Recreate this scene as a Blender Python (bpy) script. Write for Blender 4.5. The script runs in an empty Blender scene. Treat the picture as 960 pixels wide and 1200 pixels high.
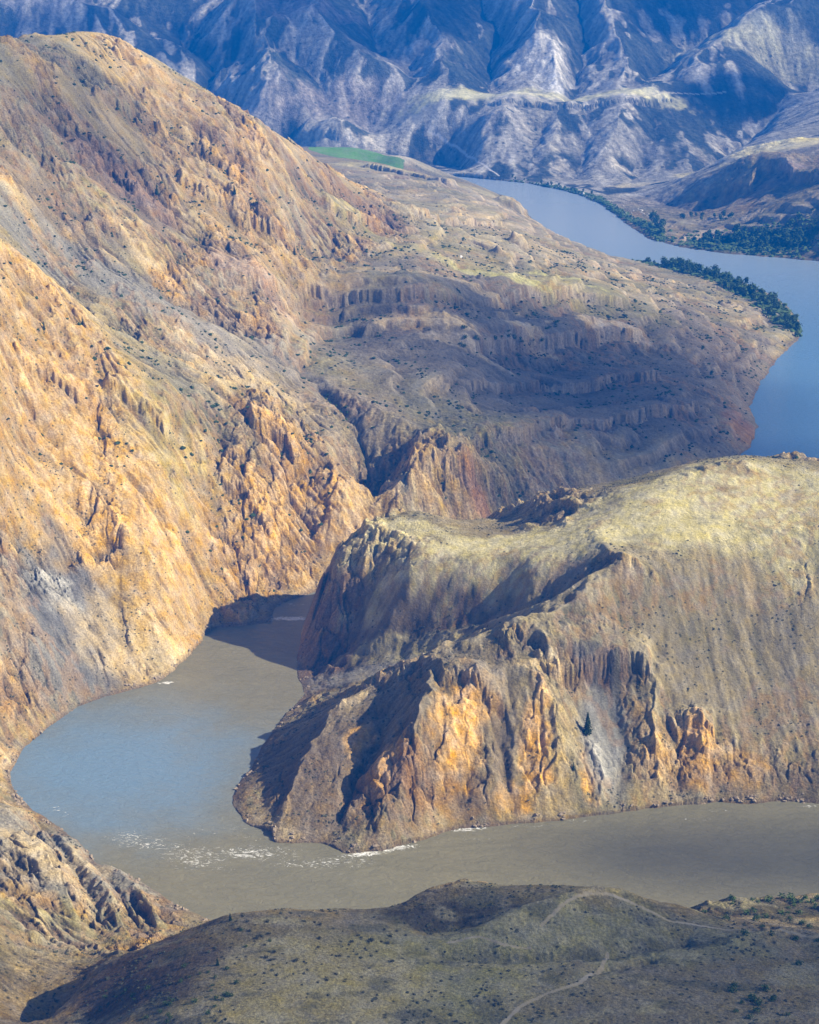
import bpy, math, random, time
import numpy as np
T0 = time.time()
Q = 0.95            # mesh quality factor (1 = full)
rng = np.random.default_rng(7)
random.seed(7)
col = bpy.context.scene.collection
scene = bpy.context.scene

# ------------------------------------------------------------------ camera model
H = 490.0; FPX = 1903.0; PITCH = math.atan(690 / FPX)
cp, sp = math.cos(PITCH), math.sin(PITCH)
def ray(px, py):
    a = (np.asarray(px, float) - 480) / FPX; b = (600 - np.asarray(py, float)) / FPX
    return a, cp + b * sp, -sp + b * cp
def W(px, py, z):                       # where the sight line through a photo point meets elevation z
    dx, dy, dz = ray(px, py); t = (z - H) / dz
    return np.array([dx * t, dy * t])

SUN_EL = math.radians(34); SH = np.array([-0.98, 0.19]); SH /= np.linalg.norm(SH)   # horizontal travel of light
L = np.array([SH[0] * math.cos(SUN_EL), SH[1] * math.cos(SUN_EL), -math.sin(SUN_EL)])

# ------------------------------------------------------------------ noise
def _h(ix, iy, s):
    n = (ix.astype(np.int64) * 374761393 + iy.astype(np.int64) * 668265263 + s * 1442695041) & 0xFFFFFFFF
    n = ((n ^ (n >> 13)) * 1274126177) & 0xFFFFFFFF
    return (n ^ (n >> 16)) & 0xFFFFFFFF
_TAB = rng.random((4, 65536)).astype(np.float32)
def hsh(ix, iy, s, k=0):
    return _TAB[k][(_h(ix, iy, s) & 65535)]
def perlin(x, y, s=0):
    fx = np.floor(x); fy = np.floor(y); ix = fx.astype(np.int32); iy = fy.astype(np.int32)
    x = (x - fx).astype(np.float32); y = (y - fy).astype(np.float32)
    u = x * x * x * (x * (x * 6 - 15) + 10); v = y * y * y * (y * (y * 6 - 15) + 10)
    def g(a, b):
        an = hsh(ix + a, iy + b, s) * 6.2831853
        return np.cos(an) * (x - a) + np.sin(an) * (y - b)
    n0 = g(0, 0) * (1 - u) + g(1, 0) * u; n1 = g(0, 1) * (1 - u) + g(1, 1) * u
    return (n0 * (1 - v) + n1 * v) * 1.5
def fbm(x, y, oct=4, s=0, gain=0.5, ridged=False):
    o = 0; a = 1.0; t = 0
    for i in range(oct):
        n = perlin(x, y, s + i * 17)
        if ridged: n = 1 - 2 * np.abs(n)
        o = o + a * n; t += a; a *= gain; x, y = x * 1.93 + y * 0.35 + 7.1, y * 1.93 - x * 0.35 + 3.7
    return o / t
def worley(x, y, s=0):                  # broken rock: nearest block height and distance to the crack
    fx = np.floor(x).astype(np.int32); fy = np.floor(y).astype(np.int32)
    f1 = np.full(x.shape, 9, np.float32); f2 = f1.copy(); hb = np.zeros(x.shape, np.float32)
    for a in (-1, 0, 1):
        for b in (-1, 0, 1):
            h = _h(fx + a, fy + b, s) & 65535
            dx = x - fx - a - _TAB[0][h]; dy = y - fy - b - _TAB[1][h]; d = np.sqrt(dx * dx + dy * dy).astype(np.float32)
            hh = _TAB[2][h] + (dx * (_TAB[3][h] - .5) + dy * (_TAB[1][h] - .5)) * 1.2
            n_ = d < f1; f2 = np.where(n_, f1, np.minimum(f2, d)); hb = np.where(n_, hh, hb); f1 = np.where(n_, d, f1)
    return hb, f2 - f1
def sst(a, b, x):
    t = np.clip((x - a) / (b - a), 0, 1); return t * t * (3 - 2 * t)

# ------------------------------------------------------------------ river outline (banks at water level)
bankA = [(1600,1030),(1300,1050),(1150,1062),(960,1078),(800,1092),(600,1112),(450,1114),(330,1102),(240,1076),(200,1056),(160,1032),(110,1010),(90,985),(75,974),(40,950),(16,925),
 (12,905),(30,875),(60,850),(90,828),(130,815),(185,800),(205,785),(225,765),(240,745),(250,736),(285,734),(318,729),(322,712),(340,704),(365,695),(400,686),
 (460,665),(540,640),(620,610),(700,588),(780,568),(850,545),(878,525),(888,500),(878,480),(890,450),(912,420),(940,395),(935,372),(915,352),(870,330),(820,319),
 (770,311),(720,303),(690,294),(650,277),(622,258),(600,240),(585,228),(560,221),(500,212),(400,203),(300,196),(100,190)]
bankB = [(1600,890),(1300,905),(1150,925),(960,942),(920,938),(880,942),(840,940),(780,945),(700,955),(640,962),(590,968),(540,970),(490,985),(440,998),(405,1000),(380,988),
 (320,988),(318,975),(290,965),(272,945),(275,925),(295,900),(310,870),(335,835),(358,815),(350,790),(350,770),(358,745),(365,727),(375,712),(395,703),
 (430,690),(480,680),(560,662),(640,642),(740,615),(850,587),(960,562),(1020,535),(1060,490),(1075,430),(1060,370),(1020,330),(960,306),(900,301),(850,297),(800,290),(760,280),
 (735,263),(705,240),(675,227),(650,221),(620,215),(590,212),(500,203),(400,194),(300,187),(100,181)]
A = np.array([W(x, y, 0) for x, y in bankA]); B = np.array([W(x, y, 0) for x, y in bankB])
RIV = np.vstack([A, B[::-1]])
def seg_dist(x, y, P, closed=False):
    d = np.full(x.shape, 1e9, np.float32)
    n = len(P)
    for i in range(n if closed else n - 1):
        a = P[i]; b = P[(i + 1) % n]; ab = b - a; l2 = max(float(ab @ ab), 1e-9)
        t = np.clip(((x - a[0]) * ab[0] + (y - a[1]) * ab[1]) / l2, 0, 1)
        np.minimum(d, (x - a[0] - t * ab[0]) ** 2 + (y - a[1] - t * ab[1]) ** 2, out=d)
    return np.sqrt(d)
def inside(x, y, P):
    r = np.zeros(x.shape, bool); n = len(P)
    for i in range(n):
        x1, y1 = P[i]; x2, y2 = P[(i + 1) % n]
        if y1 == y2: continue
        c = ((y1 > y) != (y2 > y)) & (x < (x2 - x1) * (y - y1) / (y2 - y1) + x1)
        r ^= c
    return r

# ------------------------------------------------------------------ surveyed heights: (photo x, photo y, elevation)
CP = []
def pts(s):
    for t in s.split(): CP.append(tuple(float(v) for v in t.split(',')))
# left mountain, column by column
pts('0,800,35 0,700,72 0,600,111 0,500,153 0,400,200 0,310,246 0,288,242 0,268,253 0,200,291 0,100,352 0,42,391')
pts('-150,850,60 -150,700,110 -150,500,190 -150,310,280 -150,200,335 -150,60,412 -400,800,140 -400,500,260 -400,200,400 -400,60,430')
pts('60,780,28 60,700,56 60,600,98 60,500,142 60,400,190 60,340,218 60,300,222 60,250,250 60,150,310 60,38,386')
pts('130,750,25 130,700,45 130,600,88 130,500,134 130,425,171 130,398,168 130,330,200 130,250,243 130,150,303 130,50,372 130,42,378')
pts('190,740,22 190,650,60 190,550,105 190,450,150 190,425,148 190,350,182 190,250,232 190,150,290 190,77,345')
pts('250,700,16 250,600,61 250,500,110 250,457,131 250,435,130 250,350,167 250,300,193 250,200,252 250,112,312')
pts('310,690,8 310,640,36 310,580,66 310,520,98 310,485,112 310,465,108 310,400,138 310,350,158 310,330,168 310,250,212 310,148,282')
pts('360,650,20 360,600,44 360,550,69 360,522,83 360,500,84 360,450,99 360,400,110 360,372,120 360,342,142 360,320,147 360,300,160 360,250,193 360,200,228 360,178,246')
pts('400,660,12 400,620,36 400,575,60 400,540,70 400,500,82 420,215,192 420,260,165 420,310,146 420,340,140 420,375,116 420,440,100 440,230,168 480,245,140 500,258,128 530,275,118')
# side canyon
pts('425,612,12 432,590,26 448,565,44 470,535,60 500,500,74')
pts('-100,2150,W')if 0 else None
# river terraces
pts('480,575,58 500,560,62 520,590,40 560,575,40 560,600,22 500,600,34 540,550,58 480,500,82 480,450,92 480,400,106 480,385,110 480,352,134 480,320,141 480,292,148')
pts('540,500,68 540,450,80 540,410,90 540,385,112 540,350,120 540,310,126')
pts('600,575,22 600,545,40 600,520,50 600,480,52 600,450,58 600,428,62 600,398,85 600,372,90 600,347,109 600,320,112 600,300,115 600,280,117')
pts('650,560,20 650,530,38 650,480,48 650,430,54 650,400,74 650,372,80 650,348,98 650,310,95 650,290,70')
pts('700,560,16 700,525,34 700,480,40 700,440,45 700,415,50 700,396,66 700,372,70 700,352,84 700,330,78 700,312,40')
pts('760,545,14 760,510,30 760,450,38 760,410,44 760,385,56 760,360,62 760,335,42 760,320,12')
pts('820,535,10 820,500,24 820,460,30 820,420,33 820,390,38 820,360,36 820,340,14 870,500,10 860,460,20 870,425,18 890,395,14 880,360,8 920,390,4 900,345,3')
pts('630,270,35 600,255,62 570,245,85 590,232,38 620,262,30 660,290,38 560,214,48 500,206,62 430,200,95 540,222,75 470,225,100 520,240,98')
pts('365,172,100 420,172,100 470,178,98 420,186,100 380,190,100 300,170,105')
# headland
pts('740,930,8 740,900,18 740,850,34 740,800,52 740,750,70 740,700,89 740,667,105 740,640,108 740,600,117 740,575,121 760,560,121')
pts('820,930,6 820,850,32 820,750,67 820,690,90 820,655,104 820,610,116 820,548,132')
pts('900,920,8 900,850,30 900,750,65 900,680,92 900,640,107 900,600,118 900,560,128 860,533,136 900,538,134 960,544,130')
pts('980,920,8 980,850,30 980,750,66 980,660,100 980,620,114 1050,900,12 1050,750,66 1050,640,108 1050,560,124 1150,850,30 1150,700,85 1150,600,118 1300,850,30 1300,700,85 1300,600,120 1000,552,122 1600,800,40 1600,600,120')
pts('690,577,109 650,583,98 690,600,106 640,600,92 610,602,60 600,618,82 560,623,84 520,611,85 480,598,85 440,614,82 395,641,74 380,660,60 470,630,84 540,640,87 620,640,94 680,640,103')
pts('372,690,36 362,740,18 385,690,48 420,690,52 410,740,26 385,775,12 480,670,76 560,665,84 620,670,90 640,700,78 590,705,68 560,715,60 520,728,50 480,742,38 420,766,22 375,790,10')
pts('700,685,98 690,700,93 640,735,83 600,748,76 540,770,66 500,790,56 440,815,42 400,840,30 350,868,17 305,912,7')
pts('400,920,20 450,900,30 500,850,44 500,930,16 550,800,62 550,900,26 600,800,62 600,850,42 600,920,18 660,760,70 660,850,36 660,920,14 350,930,12 340,970,4 400,975,7')
# foreground hill and its left gully
pts('265,1071,92 330,1068,91 380,1076,92 430,1071,88 450,1079,90 470,1061,82 500,1046,80 560,1036,82 600,1039,84 660,1036,84 700,1046,86 750,1056,82 800,1062,72')
pts('300,1120,99 300,1200,108 420,1120,97 420,1200,106 540,1080,90 540,1130,96 540,1200,102 660,1080,92 660,1130,97 660,1200,103 780,1090,84 780,1140,94 780,1200,104 900,1110,84 900,1150,94 960,1200,104')
pts('840,1075,52 860,1052,44 900,1058,40 960,1075,50 960,1044,34 1050,1060,30 1050,1120,80 1150,1200,100 1300,1150,90')
pts('240,1085,86 200,1095,76 155,1118,68 100,1142,64 85,1166,62 230,1130,96 230,1200,106 160,1160,84 150,1200,92 110,1200,70 300,1300,112 600,1300,110 900,1300,112 130,1300,80 300,1500,125 700,1500,120 1200,1400,120')
pts('0,945,22 0,1000,36 0,1050,42 0,1100,50 0,1200,66 50,1000,22 50,1050,26 50,1100,32 50,1200,46 100,1020,8 100,1060,14 100,1110,18 80,1200,40 150,1050,6 150,1090,8 190,1070,4 -150,1000,75 -150,1100,90 -150,1200,115 -400,1000,140 -400,1200,170 0,1300,80 -200,1500,150')
# far hills: z rises with the sight line; ridges and hollows are offsets from that
def zb(py):
    return float(np.interp(py, [-160,-100,-50,0,50,80,108,118,150,180,212], [600,505,408,315,228,179,137,127,81,41,0]))
FARP0 = []
def far(s):
    for t in s.split():
        px, py, dz = (float(v) for v in t.split(',')); FARP0.append((*W(px, py + dz * .30, zb(py)), zb(py) + dz * .8))
for px in range(-300, 1500, 100):
    for rr_, zz_ in ((4900, 470), (5600, 560), (6800, 640)): a_ = math.atan((px - 480) / 1990); FARP0.append((rr_ * math.sin(a_), rr_ * math.cos(a_), zz_))
for px in range(-200, 1300, 100):
    for py in (-50, 0, 50, 80, 100): far(f'{px},{py},0')
far('560,110,0 590,113,0 800,108,0 860,95,4 760,116,0 640,118,0 520,118,0 480,120,0 400,120,0 300,110,0 580,140,0 560,170,-4 640,150,-2 620,190,0 680,170,-4 660,205,-3 700,150,2 720,190,0 700,215,2 760,150,2 760,200,-4 740,235,-8 780,250,-22 400,150,-30 430,160,-38 480,165,-35 500,185,-35 540,195,-33 100,110,-20 200,110,-20')
# right bank terraces (absolute)
pts('820,185,38 800,225,24 800,262,10 850,275,6 870,240,26 900,252,34 920,240,52 960,250,58 900,290,6 960,295,10 960,275,26 880,196,76 920,186,98 960,180,102 880,222,40 940,212,60 1000,250,70 1000,180,110 1100,250,90 1000,295,14 1100,320,30 1150,400,30 1200,500,60 1100,520,40 1300,400,90 1400,250,110 1250,560,90')
pts('860,170,72 920,155,96 960,150,104 840,150,70 900,120,96 960,110,118 1000,130,125 1050,100,160 1100,60,210 1080,150,130 1000,90,150 1200,100,220 1300,200,160 1500,300,160 1700,500,120')
cpw = np.array([[*W(a, b, z), z] for a, b, z in CP])
hid = np.array([(-520,2600,170),(-250,2700,120),(-700,1750,400),(-700,2300,260),(-800,3000,130),(-1200,2000,380),(-60,3000,70),(-300,3300,40),
                (0,300,150),(200,300,150),(-200,300,180),(500,600,110),(800,700,120),(-500,600,260),(-700,1000,380),(900,1200,160),(1100,1800,110),(620,1700,40),(750,1850,60),(1500,2600,220),(0,150,200),(-400,200,260),(400,200,220)], float)
for a_, b_, z_ in ((-150,60,412),(0,42,391),(60,38,386),(130,42,378),(190,77,345),(250,112,312),(310,148,282),(360,178,246)):
    p_ = W(a_, b_, z_); u_ = p_ / np.linalg.norm(p_)
    hid = np.vstack([hid, [*(p_ + u_ * 70), z_ - 10], [*(p_ + u_ * 200), z_ - 70], [*(p_ + u_ * 400), z_ - 150]])
hid = hid[[not bool(v) for v in inside(hid[:, 0], hid[:, 1], RIV)]]
def resample(P, f):
    out = []
    for a, b in zip(P[:-1], P[1:]):
        n = max(1, int(np.linalg.norm(b - a) / (f * np.linalg.norm(a)))); out += [a + (b - a) * k / n for k in range(n)]
    return np.array(out + [P[-1]])
bk = np.vstack([resample(A, .03), resample(B, .03)]); bk = np.c_[bk, np.zeros(len(bk))]
allp = np.vstack([cpw, np.array(FARP0), hid, bk])
# drop surveyed points that fall into the water
ins = inside(allp[:, 0], allp[:, 1], RIV) & (allp[:, 2] > 0.5)
allp = allp[~ins]
def uv(x, y): return np.log(np.hypot(x, y)), np.arctan2(x, y)
def mq(du, dv, c=0.012): return np.sqrt(du * du + dv * dv + c * c)
U, V = uv(allp[:, 0], allp[:, 1]); n = len(U)
K = mq(U[:, None] - U[None], V[:, None] - V[None]); K[np.arange(n), np.arange(n)] -= 0.0035
Pm = np.c_[np.ones(n), U, V]; M = np.block([[K, Pm], [Pm.T, np.zeros((3, 3))]])
sol = np.linalg.lstsq(M, np.r_[allp[:, 2], 0, 0, 0], rcond=1e-9)[0]
wk, pk = sol[:n].astype(np.float32), sol[n:]

# ------------------------------------------------------------------ polar sheet of ground, finest where the view is closest
def axis(knots, q):                     # knots: (value, spacing)
    out = [knots[0][0]]; xs = [k[0] for k in knots]; ss = [k[1] for k in knots]
    while out[-1] < xs[-1]: out.append(out[-1] + float(np.interp(out[-1], xs, ss)) / q)
    return np.array(out)
R = axis([(330, 3), (480, .62), (640, .6), (700, .8), (780, .5), (980, .5), (1300, .75), (1800, 1.3), (2300, 2.2), (3200, 2.6), (4300, 3.2), (4800, 8), (7000, 40)], Q)
th = axis([(math.radians(a), s * 1e-4) for a, s in ((0, 5.2), (14.8, 5.2), (16, 8), (22, 40), (42, 120))], Q)
TH = np.concatenate([-th[:0:-1], th])
nr, nt = len(R), len(TH)
print('grid', nr, nt, nr * nt)
def rbf_eval(Rr, Tt):
    u = np.log(Rr).astype(np.float32)[:, None]; v = Tt.astype(np.float32)[None]
    z = np.zeros((len(Rr), len(Tt)), np.float32)
    for i in range(n):
        z += wk[i] * np.sqrt((u - np.float32(U[i])) ** 2 + (v - np.float32(V[i])) ** 2 + np.float32(0.012 ** 2))
    return z + (pk[0] + pk[1] * u + pk[2] * v).astype(np.float32)
def upsample(zc, rc, tc):
    ir = np.interp(R, rc, np.arange(len(rc))); it = np.interp(TH, tc, np.arange(len(tc)))
    i0 = np.clip(ir.astype(int), 0, len(rc) - 2); j0 = np.clip(it.astype(int), 0, len(tc) - 2)
    fr = (ir - i0)[:, None].astype(np.float32); ft = (it - j0)[None].astype(np.float32)
    return (zc[i0][:, j0] * (1 - fr) * (1 - ft) + zc[i0 + 1][:, j0] * fr * (1 - ft) + zc[i0][:, j0 + 1] * (1 - fr) * ft + zc[i0 + 1][:, j0 + 1] * fr * ft)
st = max(1, int(round(5 * Q)))
rc = np.r_[R[::st], R[-1]] if (nr - 1) % st else R[::st]; tc = np.r_[TH[::st], TH[-1]] if (nt - 1) % st else TH[::st]
Zb = upsample(rbf_eval(rc, tc), rc, tc)
X = (R[:, None] * np.sin(TH)[None]).astype(np.float32); Y = (R[:, None] * np.cos(TH)[None]).astype(np.float32)
xc = rc[:, None] * np.sin(tc)[None]; yc = rc[:, None] * np.cos(tc)[None]
SD = seg_dist(xc.astype(np.float32), yc.astype(np.float32), RIV, True)
SD = upsample(np.where(inside(xc, yc, RIV), -SD, SD).astype(np.float32), rc, tc)
cw_ = sst(430, 520, X) * sst(1380, 1460, Y) * sst(2500, 2400, Y); Zb = Zb * (1 - cw_) + np.minimum(Zb, 22 + .12 * SD.clip(0, 300)) * cw_
print('base', time.time() - T0)
Z0 = Zb.copy()
def world_hit(px, py, Zf=None):         # first meeting of a sight line with the ground
    Zf = Zb if Zf is None else Zf
    dx, dy, dz = ray(px, py); hor = math.hypot(dx, dy); t = math.atan2(dx, dy)
    j = int(np.clip(np.searchsorted(TH, t), 1, nt - 1)); zl = H + dz / hor * R
    prof = np.maximum(Zf[:, j], 0)
    k = np.argmax(prof >= zl) if (prof >= zl).any() else nr - 1
    return np.array([R[k] * math.sin(t), R[k] * math.cos(t), float(prof[k])])
def nearest(x, y):
    return int(np.clip(np.searchsorted(R, math.hypot(x, y)), 0, nr - 1)), int(np.clip(np.searchsorted(TH, math.atan2(x, y)), 0, nt - 1))
def blob(px, py, rx, ry=None, rot=0, ir=1.0):   # soft patch of ground round a place; sizes in metres; rot turns it (deg)
    c = world_hit(px, py, Z0); ry = ry or rx
    a = math.radians(rot); ca, sa = math.cos(a), math.sin(a)
    rr = 2.6 * max(rx, ry); d = float(np.hypot(c[0], c[1])); t0 = math.atan2(c[0], c[1])
    i0, i1 = np.searchsorted(R, [d - rr, d + rr]); j0, j1 = np.searchsorted(TH, [t0 - rr / d, t0 + rr / d])
    s = (slice(max(i0, 0), i1 + 1), slice(max(j0, 0), j1 + 1))
    x = X[s] - c[0]; y = Y[s] - c[1]
    if ir: wob = fbm(X[s] / (.6 * min(rx, ry) + 3), Y[s] / (.6 * min(rx, ry) + 3), 3, 91)
    else: wob = 0
    e = np.sqrt(((x * ca + y * sa) / rx) ** 2 + ((-x * sa + y * ca) / ry) ** 2) + .7 * ir * wob
    return s, sst(1.25, .55, e)
# local forms ------------------------------------------------------
def bump(px, py, rx, ry, rot, h, ir=.6):
    s, w = blob(px, py, rx, ry, rot, ir); Zb[s] += w * h
# buttresses and hollows of the headland front
bump(707, 858, 19, 34, 0, -5, .2)
# left mountain crags
bump(282, 722, 12, 10, 0, 6)
bump(600, 245, 25, 30, 0, 12); bump(617, 238, 14, 20, 0, 8); bump(607, 290, 12, 14, 0, 12, .2); bump(588, 303, 16, 14, 0, 9, .2)
def crease(nodes, width, sharp=1.0):     # a spur (+) or ravine (-) along a line of places
    P = np.array([[*world_hit(p[0], p[1], Z0)[:2], p[2]] for p in nodes])
    m_ = width * (2.0); rr = np.hypot(P[:, 0], P[:, 1]); tt = np.arctan2(P[:, 0], P[:, 1])
    i0, i1 = np.searchsorted(R, [rr.min() - m_, rr.max() + m_]); j0, j1 = np.searchsorted(TH, [tt.min() - m_ / rr.min(), tt.max() + m_ / rr.min()])
    s = (slice(i0, i1 + 1), slice(j0, j1 + 1)); wx = fbm(X[s] / width * 1.1, Y[s] / width * 1.1, 3, 301) * width * .35; wy = fbm(X[s] / width * 1.1, Y[s] / width * 1.1, 3, 302) * width * .35
    x = X[s] + wx; y = Y[s] + wy
    best = np.full(x.shape, 1e9, np.float32); hh = np.zeros(x.shape, np.float32)
    for a, b in zip(P[:-1], P[1:]):
        ab = (b - a)[:2]; t = np.clip(((x - a[0]) * ab[0] + (y - a[1]) * ab[1]) / max(float(ab @ ab), 1e-6), 0, 1)
        d = np.hypot(x - a[0] - t * ab[0], y - a[1] - t * ab[1]); k = d < best
        best = np.where(k, d, best); hh = np.where(k, a[2] + (b[2] - a[2]) * t, hh)
    e = np.sqrt((best / width) ** 2 + .015) - .12
    Zb[s] += hh * np.exp(-e * 1.6) * sst(2.0, 1.0, best / width)
for nodes, w_ in (
    (((700,-60,30),(702,0,45),(712,30,40),(725,60,35),(738,92,18)), 110),
    (((590,-40,30),(615,10,40),(635,50,45),(648,85,35),(652,108,10)), 100),
    (((665,118,-15),(676,80,-40),(688,45,-40),(682,0,-25)), 70),
    (((752,100,-12),(768,76,-40),(800,45,-40),(860,15,-30),(900,-20,-20)), 90),
    (((790,98,10),(840,66,35),(890,42,40),(960,18,45),(1040,-10,60)), 120),
    (((575,105,-10),(570,70,-35),(590,30,-35),(560,0,-20)), 80),
    (((540,100,10),(520,70,35),(500,35,35),(470,0,30)), 90),
    (((500,100,-10),(480,75,-30),(440,45,-30),(430,0,-20)), 80),
    (((470,112,10),(440,90,32),(400,68,35),(375,35,40),(340,0,40)), 100),
    (((420,125,-10),(380,100,-30),(350,75,-30),(300,60,-20)), 70),
    (((370,130,8),(330,100,30),(310,60,40),(290,20,35)), 90),
    (((300,130,-20),(255,95,-50),(245,55,-50),(200,15,-40)), 90),
    (((230,60,20),(150,35,40),(60,20,45),(-60,10,50)), 110),
    (((180,40,-30),(120,5,-35),(60,-20,-25)), 70),
    # lower slopes below the bench
    (((600,122,6),(585,145,22),(560,165,20),(545,185,8)), 60), (((640,122,-5),(632,150,-18),(625,180,-15),(620,203,-4)), 50),
    (((665,124,6),(655,150,20),(640,180,20),(630,205,6)), 55), (((690,122,-5),(690,150,-16),(680,190,-16),(670,212,-4)), 50),
    (((735,120,6),(725,150,22),(712,180,22),(700,210,8)), 55), (((770,122,-6),(765,150,-18),(750,190,-16),(740,215,-4)), 50),
    (((500,150,-10),(520,172,-25),(545,192,-15)), 40),
    (((960,92,0),(900,130,-20),(850,165,-30),(815,195,-20)), 70),
    (((830,200,10),(870,185,18),(930,170,14)), 60), (((800,235,6),(830,222,14),(860,210,14)), 45), (((780,260,3),(820,245,-8),(850,235,-12)), 30),
    (((700,668,-3),(640,700,-8),(560,722,-9),(470,748,-8),(380,786,-5)), 22), (((735,668,5),(640,733,8),(540,768,9),(440,812,6),(350,866,4)), 13),
    (((10,430,-5),(35,480,-8),(60,520,-3)), 6), (((205,610,-4),(225,650,-7),(250,700,-3)), 6), (((240,480,-3),(262,520,-7),(255,550,-2)), 7), (((100,180,-3),(140,215,-9),(200,240,-9),(230,235,-3)), 12),
    (((290,230,-3),(300,265,-9),(320,290,-3)), 9), (((340,250,-4),(350,290,-8),(370,300,-3)), 8), (((150,560,-3),(185,600,-6),(200,640,-3)), 7), (((0,590,-3),(40,640,-6),(70,690,-3)), 8), (((90,290,-4),(200,345,-8),(300,385,-5)), 16),
    (((0,130,4),(110,200,7),(230,290,8),(330,330,3)), 26), (((60,60,3),(190,130,7),(330,230,8),(400,280,3)), 24), (((40,160,-5),(190,260,-7),(280,310,-4)), 18), (((0,500,4),(110,580,7),(190,700,6),(210,760,2)), 20), (((60,540,-4),(140,660,-7),(150,760,-3)), 16),
    (((500,515,5),(482,560,9),(470,598,4)), 12), (((505,520,5),(545,545,8),(565,572,4)), 12), (((520,535,-4),(518,570,-7)), 8),
    (((505,797,8),(500,850,17),(478,920,14),(450,985,4)), 16), (((455,830,-8),(430,880,-12),(400,950,-6)), 15), (((400,835,5),(360,900,8),(330,965,4)), 13),
    (((560,800,3),(560,860,-4),(545,930,-3)), 8), (((628,808,9),(650,850,14),(655,900,11),(640,955,3)), 13), (((590,800,-7),(588,860,-12),(600,930,-6)), 12),
    (((692,872,5),(707,910,6),(702,945,3)), 7), (((735,668,4),(712,648,4),(698,626,2)), 12), (((772,790,6),(764,850,5),(772,920,3)), 7), (((820,855,7),(828,895,6),(818,935,2)), 9), (((795,860,-4),(795,920,-3)), 7),
    (((735,668,3),(640,712,6),(560,730,6),(450,745,5),(400,770,3)), 9),
    (((480,1110,-3),(600,1118,-5),(700,1112,-6),(800,1100,-5)), 9), (((560,1090,3),(640,1070,5),(700,1050,5),(760,1062,3)), 12), (((10,955,4),(60,1010,7),(100,1085,4)), 10), (((72,985,4),(120,1040,7),(150,1100,3)), 9), (((130,1018,3),(170,1058,5),(190,1090,2)), 8), (((45,960,-4),(90,1020,-6),(125,1090,-4)), 7), (((105,1010,-3),(150,1060,-5),(170,1095,-3)), 6), (((505,1085,-4),(540,1080,-4),(575,1080,-2)), 14), (((860,1110,4),(920,1100,6),(990,1110,5)), 12), (((700,1135,-3),(760,1120,-4)), 6),
    (((432,600,-6),(448,570,-9),(468,540,-8),(490,515,-4)), 12), (((396,575,4),(378,530,9),(330,490,10),(240,450,8),(140,400,8),(40,325,9)), 22),
    (((330,430,3),(380,455,7),(430,480,8),(470,500,6)), 18), (((300,400,-4),(360,440,-8),(420,500,-8),(436,560,-5)), 14),
    (((210,330,-5),(300,400,-6),(380,430,-3)), 18),
    ): crease([(p_[0], p_[1], p_[2] * (1.45 if nodes[0][1] < 200 and w_ > 60 else 1)) for p_ in nodes], w_)
FACE = np.zeros_like(Zb)
def scarp(line, h, back, flute=3.0, fs=7.0):     # a cliff step; the higher ground lies behind the line
    P = np.array([world_hit(p[0], p[1], Z0)[:2] for p in line]); m_ = back * 1.3
    rr = np.hypot(P[:, 0], P[:, 1]); tt = np.arctan2(P[:, 0], P[:, 1])
    i0, i1 = np.searchsorted(R, [rr.min() - m_, rr.max() + m_]); j0, j1 = np.searchsorted(TH, [tt.min() - m_ / rr.min(), tt.max() + m_ / rr.min()])
    s = (slice(i0, i1 + 1), slice(j0, j1 + 1)); x = X[s]; y = Y[s]
    best = np.full(x.shape, 1e9, np.float32); sg = np.zeros(x.shape, np.float32); al = np.zeros(x.shape, np.float32); tot = 0.0
    Ls = [float(np.linalg.norm(b - a)) for a, b in zip(P[:-1], P[1:])]; T_ = sum(Ls)
    for a, b, l in zip(P[:-1], P[1:], Ls):
        ab = b - a; t = np.clip(((x - a[0]) * ab[0] + (y - a[1]) * ab[1]) / (l * l), 0, 1)
        d = np.hypot(x - a[0] - t * ab[0], y - a[1] - t * ab[1]); k = d < best
        cr_ = ab[0] * (y - a[1]) - ab[1] * (x - a[0])
        best = np.where(k, d, best); sg = np.where(k, np.sign(cr_) * d, sg); al = np.where(k, (tot + t * l) / T_, al); tot += l
    sg = sg + fbm(x / fs, y / fs, 3, 401, .55, True) * flute + fbm(x / (fs * 4), y / (fs * 4), 2, 402) * flute * 2
    st_ = h * .16
    FACE[s] = np.maximum(FACE[s], sst(st_ * 2.2, st_ * .6, np.abs(sg)) * sst(0, .12, al) * sst(1, .88, al) * sst(back * .5, back * .2, best))
    Zb[s] += h * sst(-st_, st_, sg) * sst(back, back * .25, sg) * sst(0, .12, al) * sst(1, .88, al) * sst(back * 1.2, back * .7, best)
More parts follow.
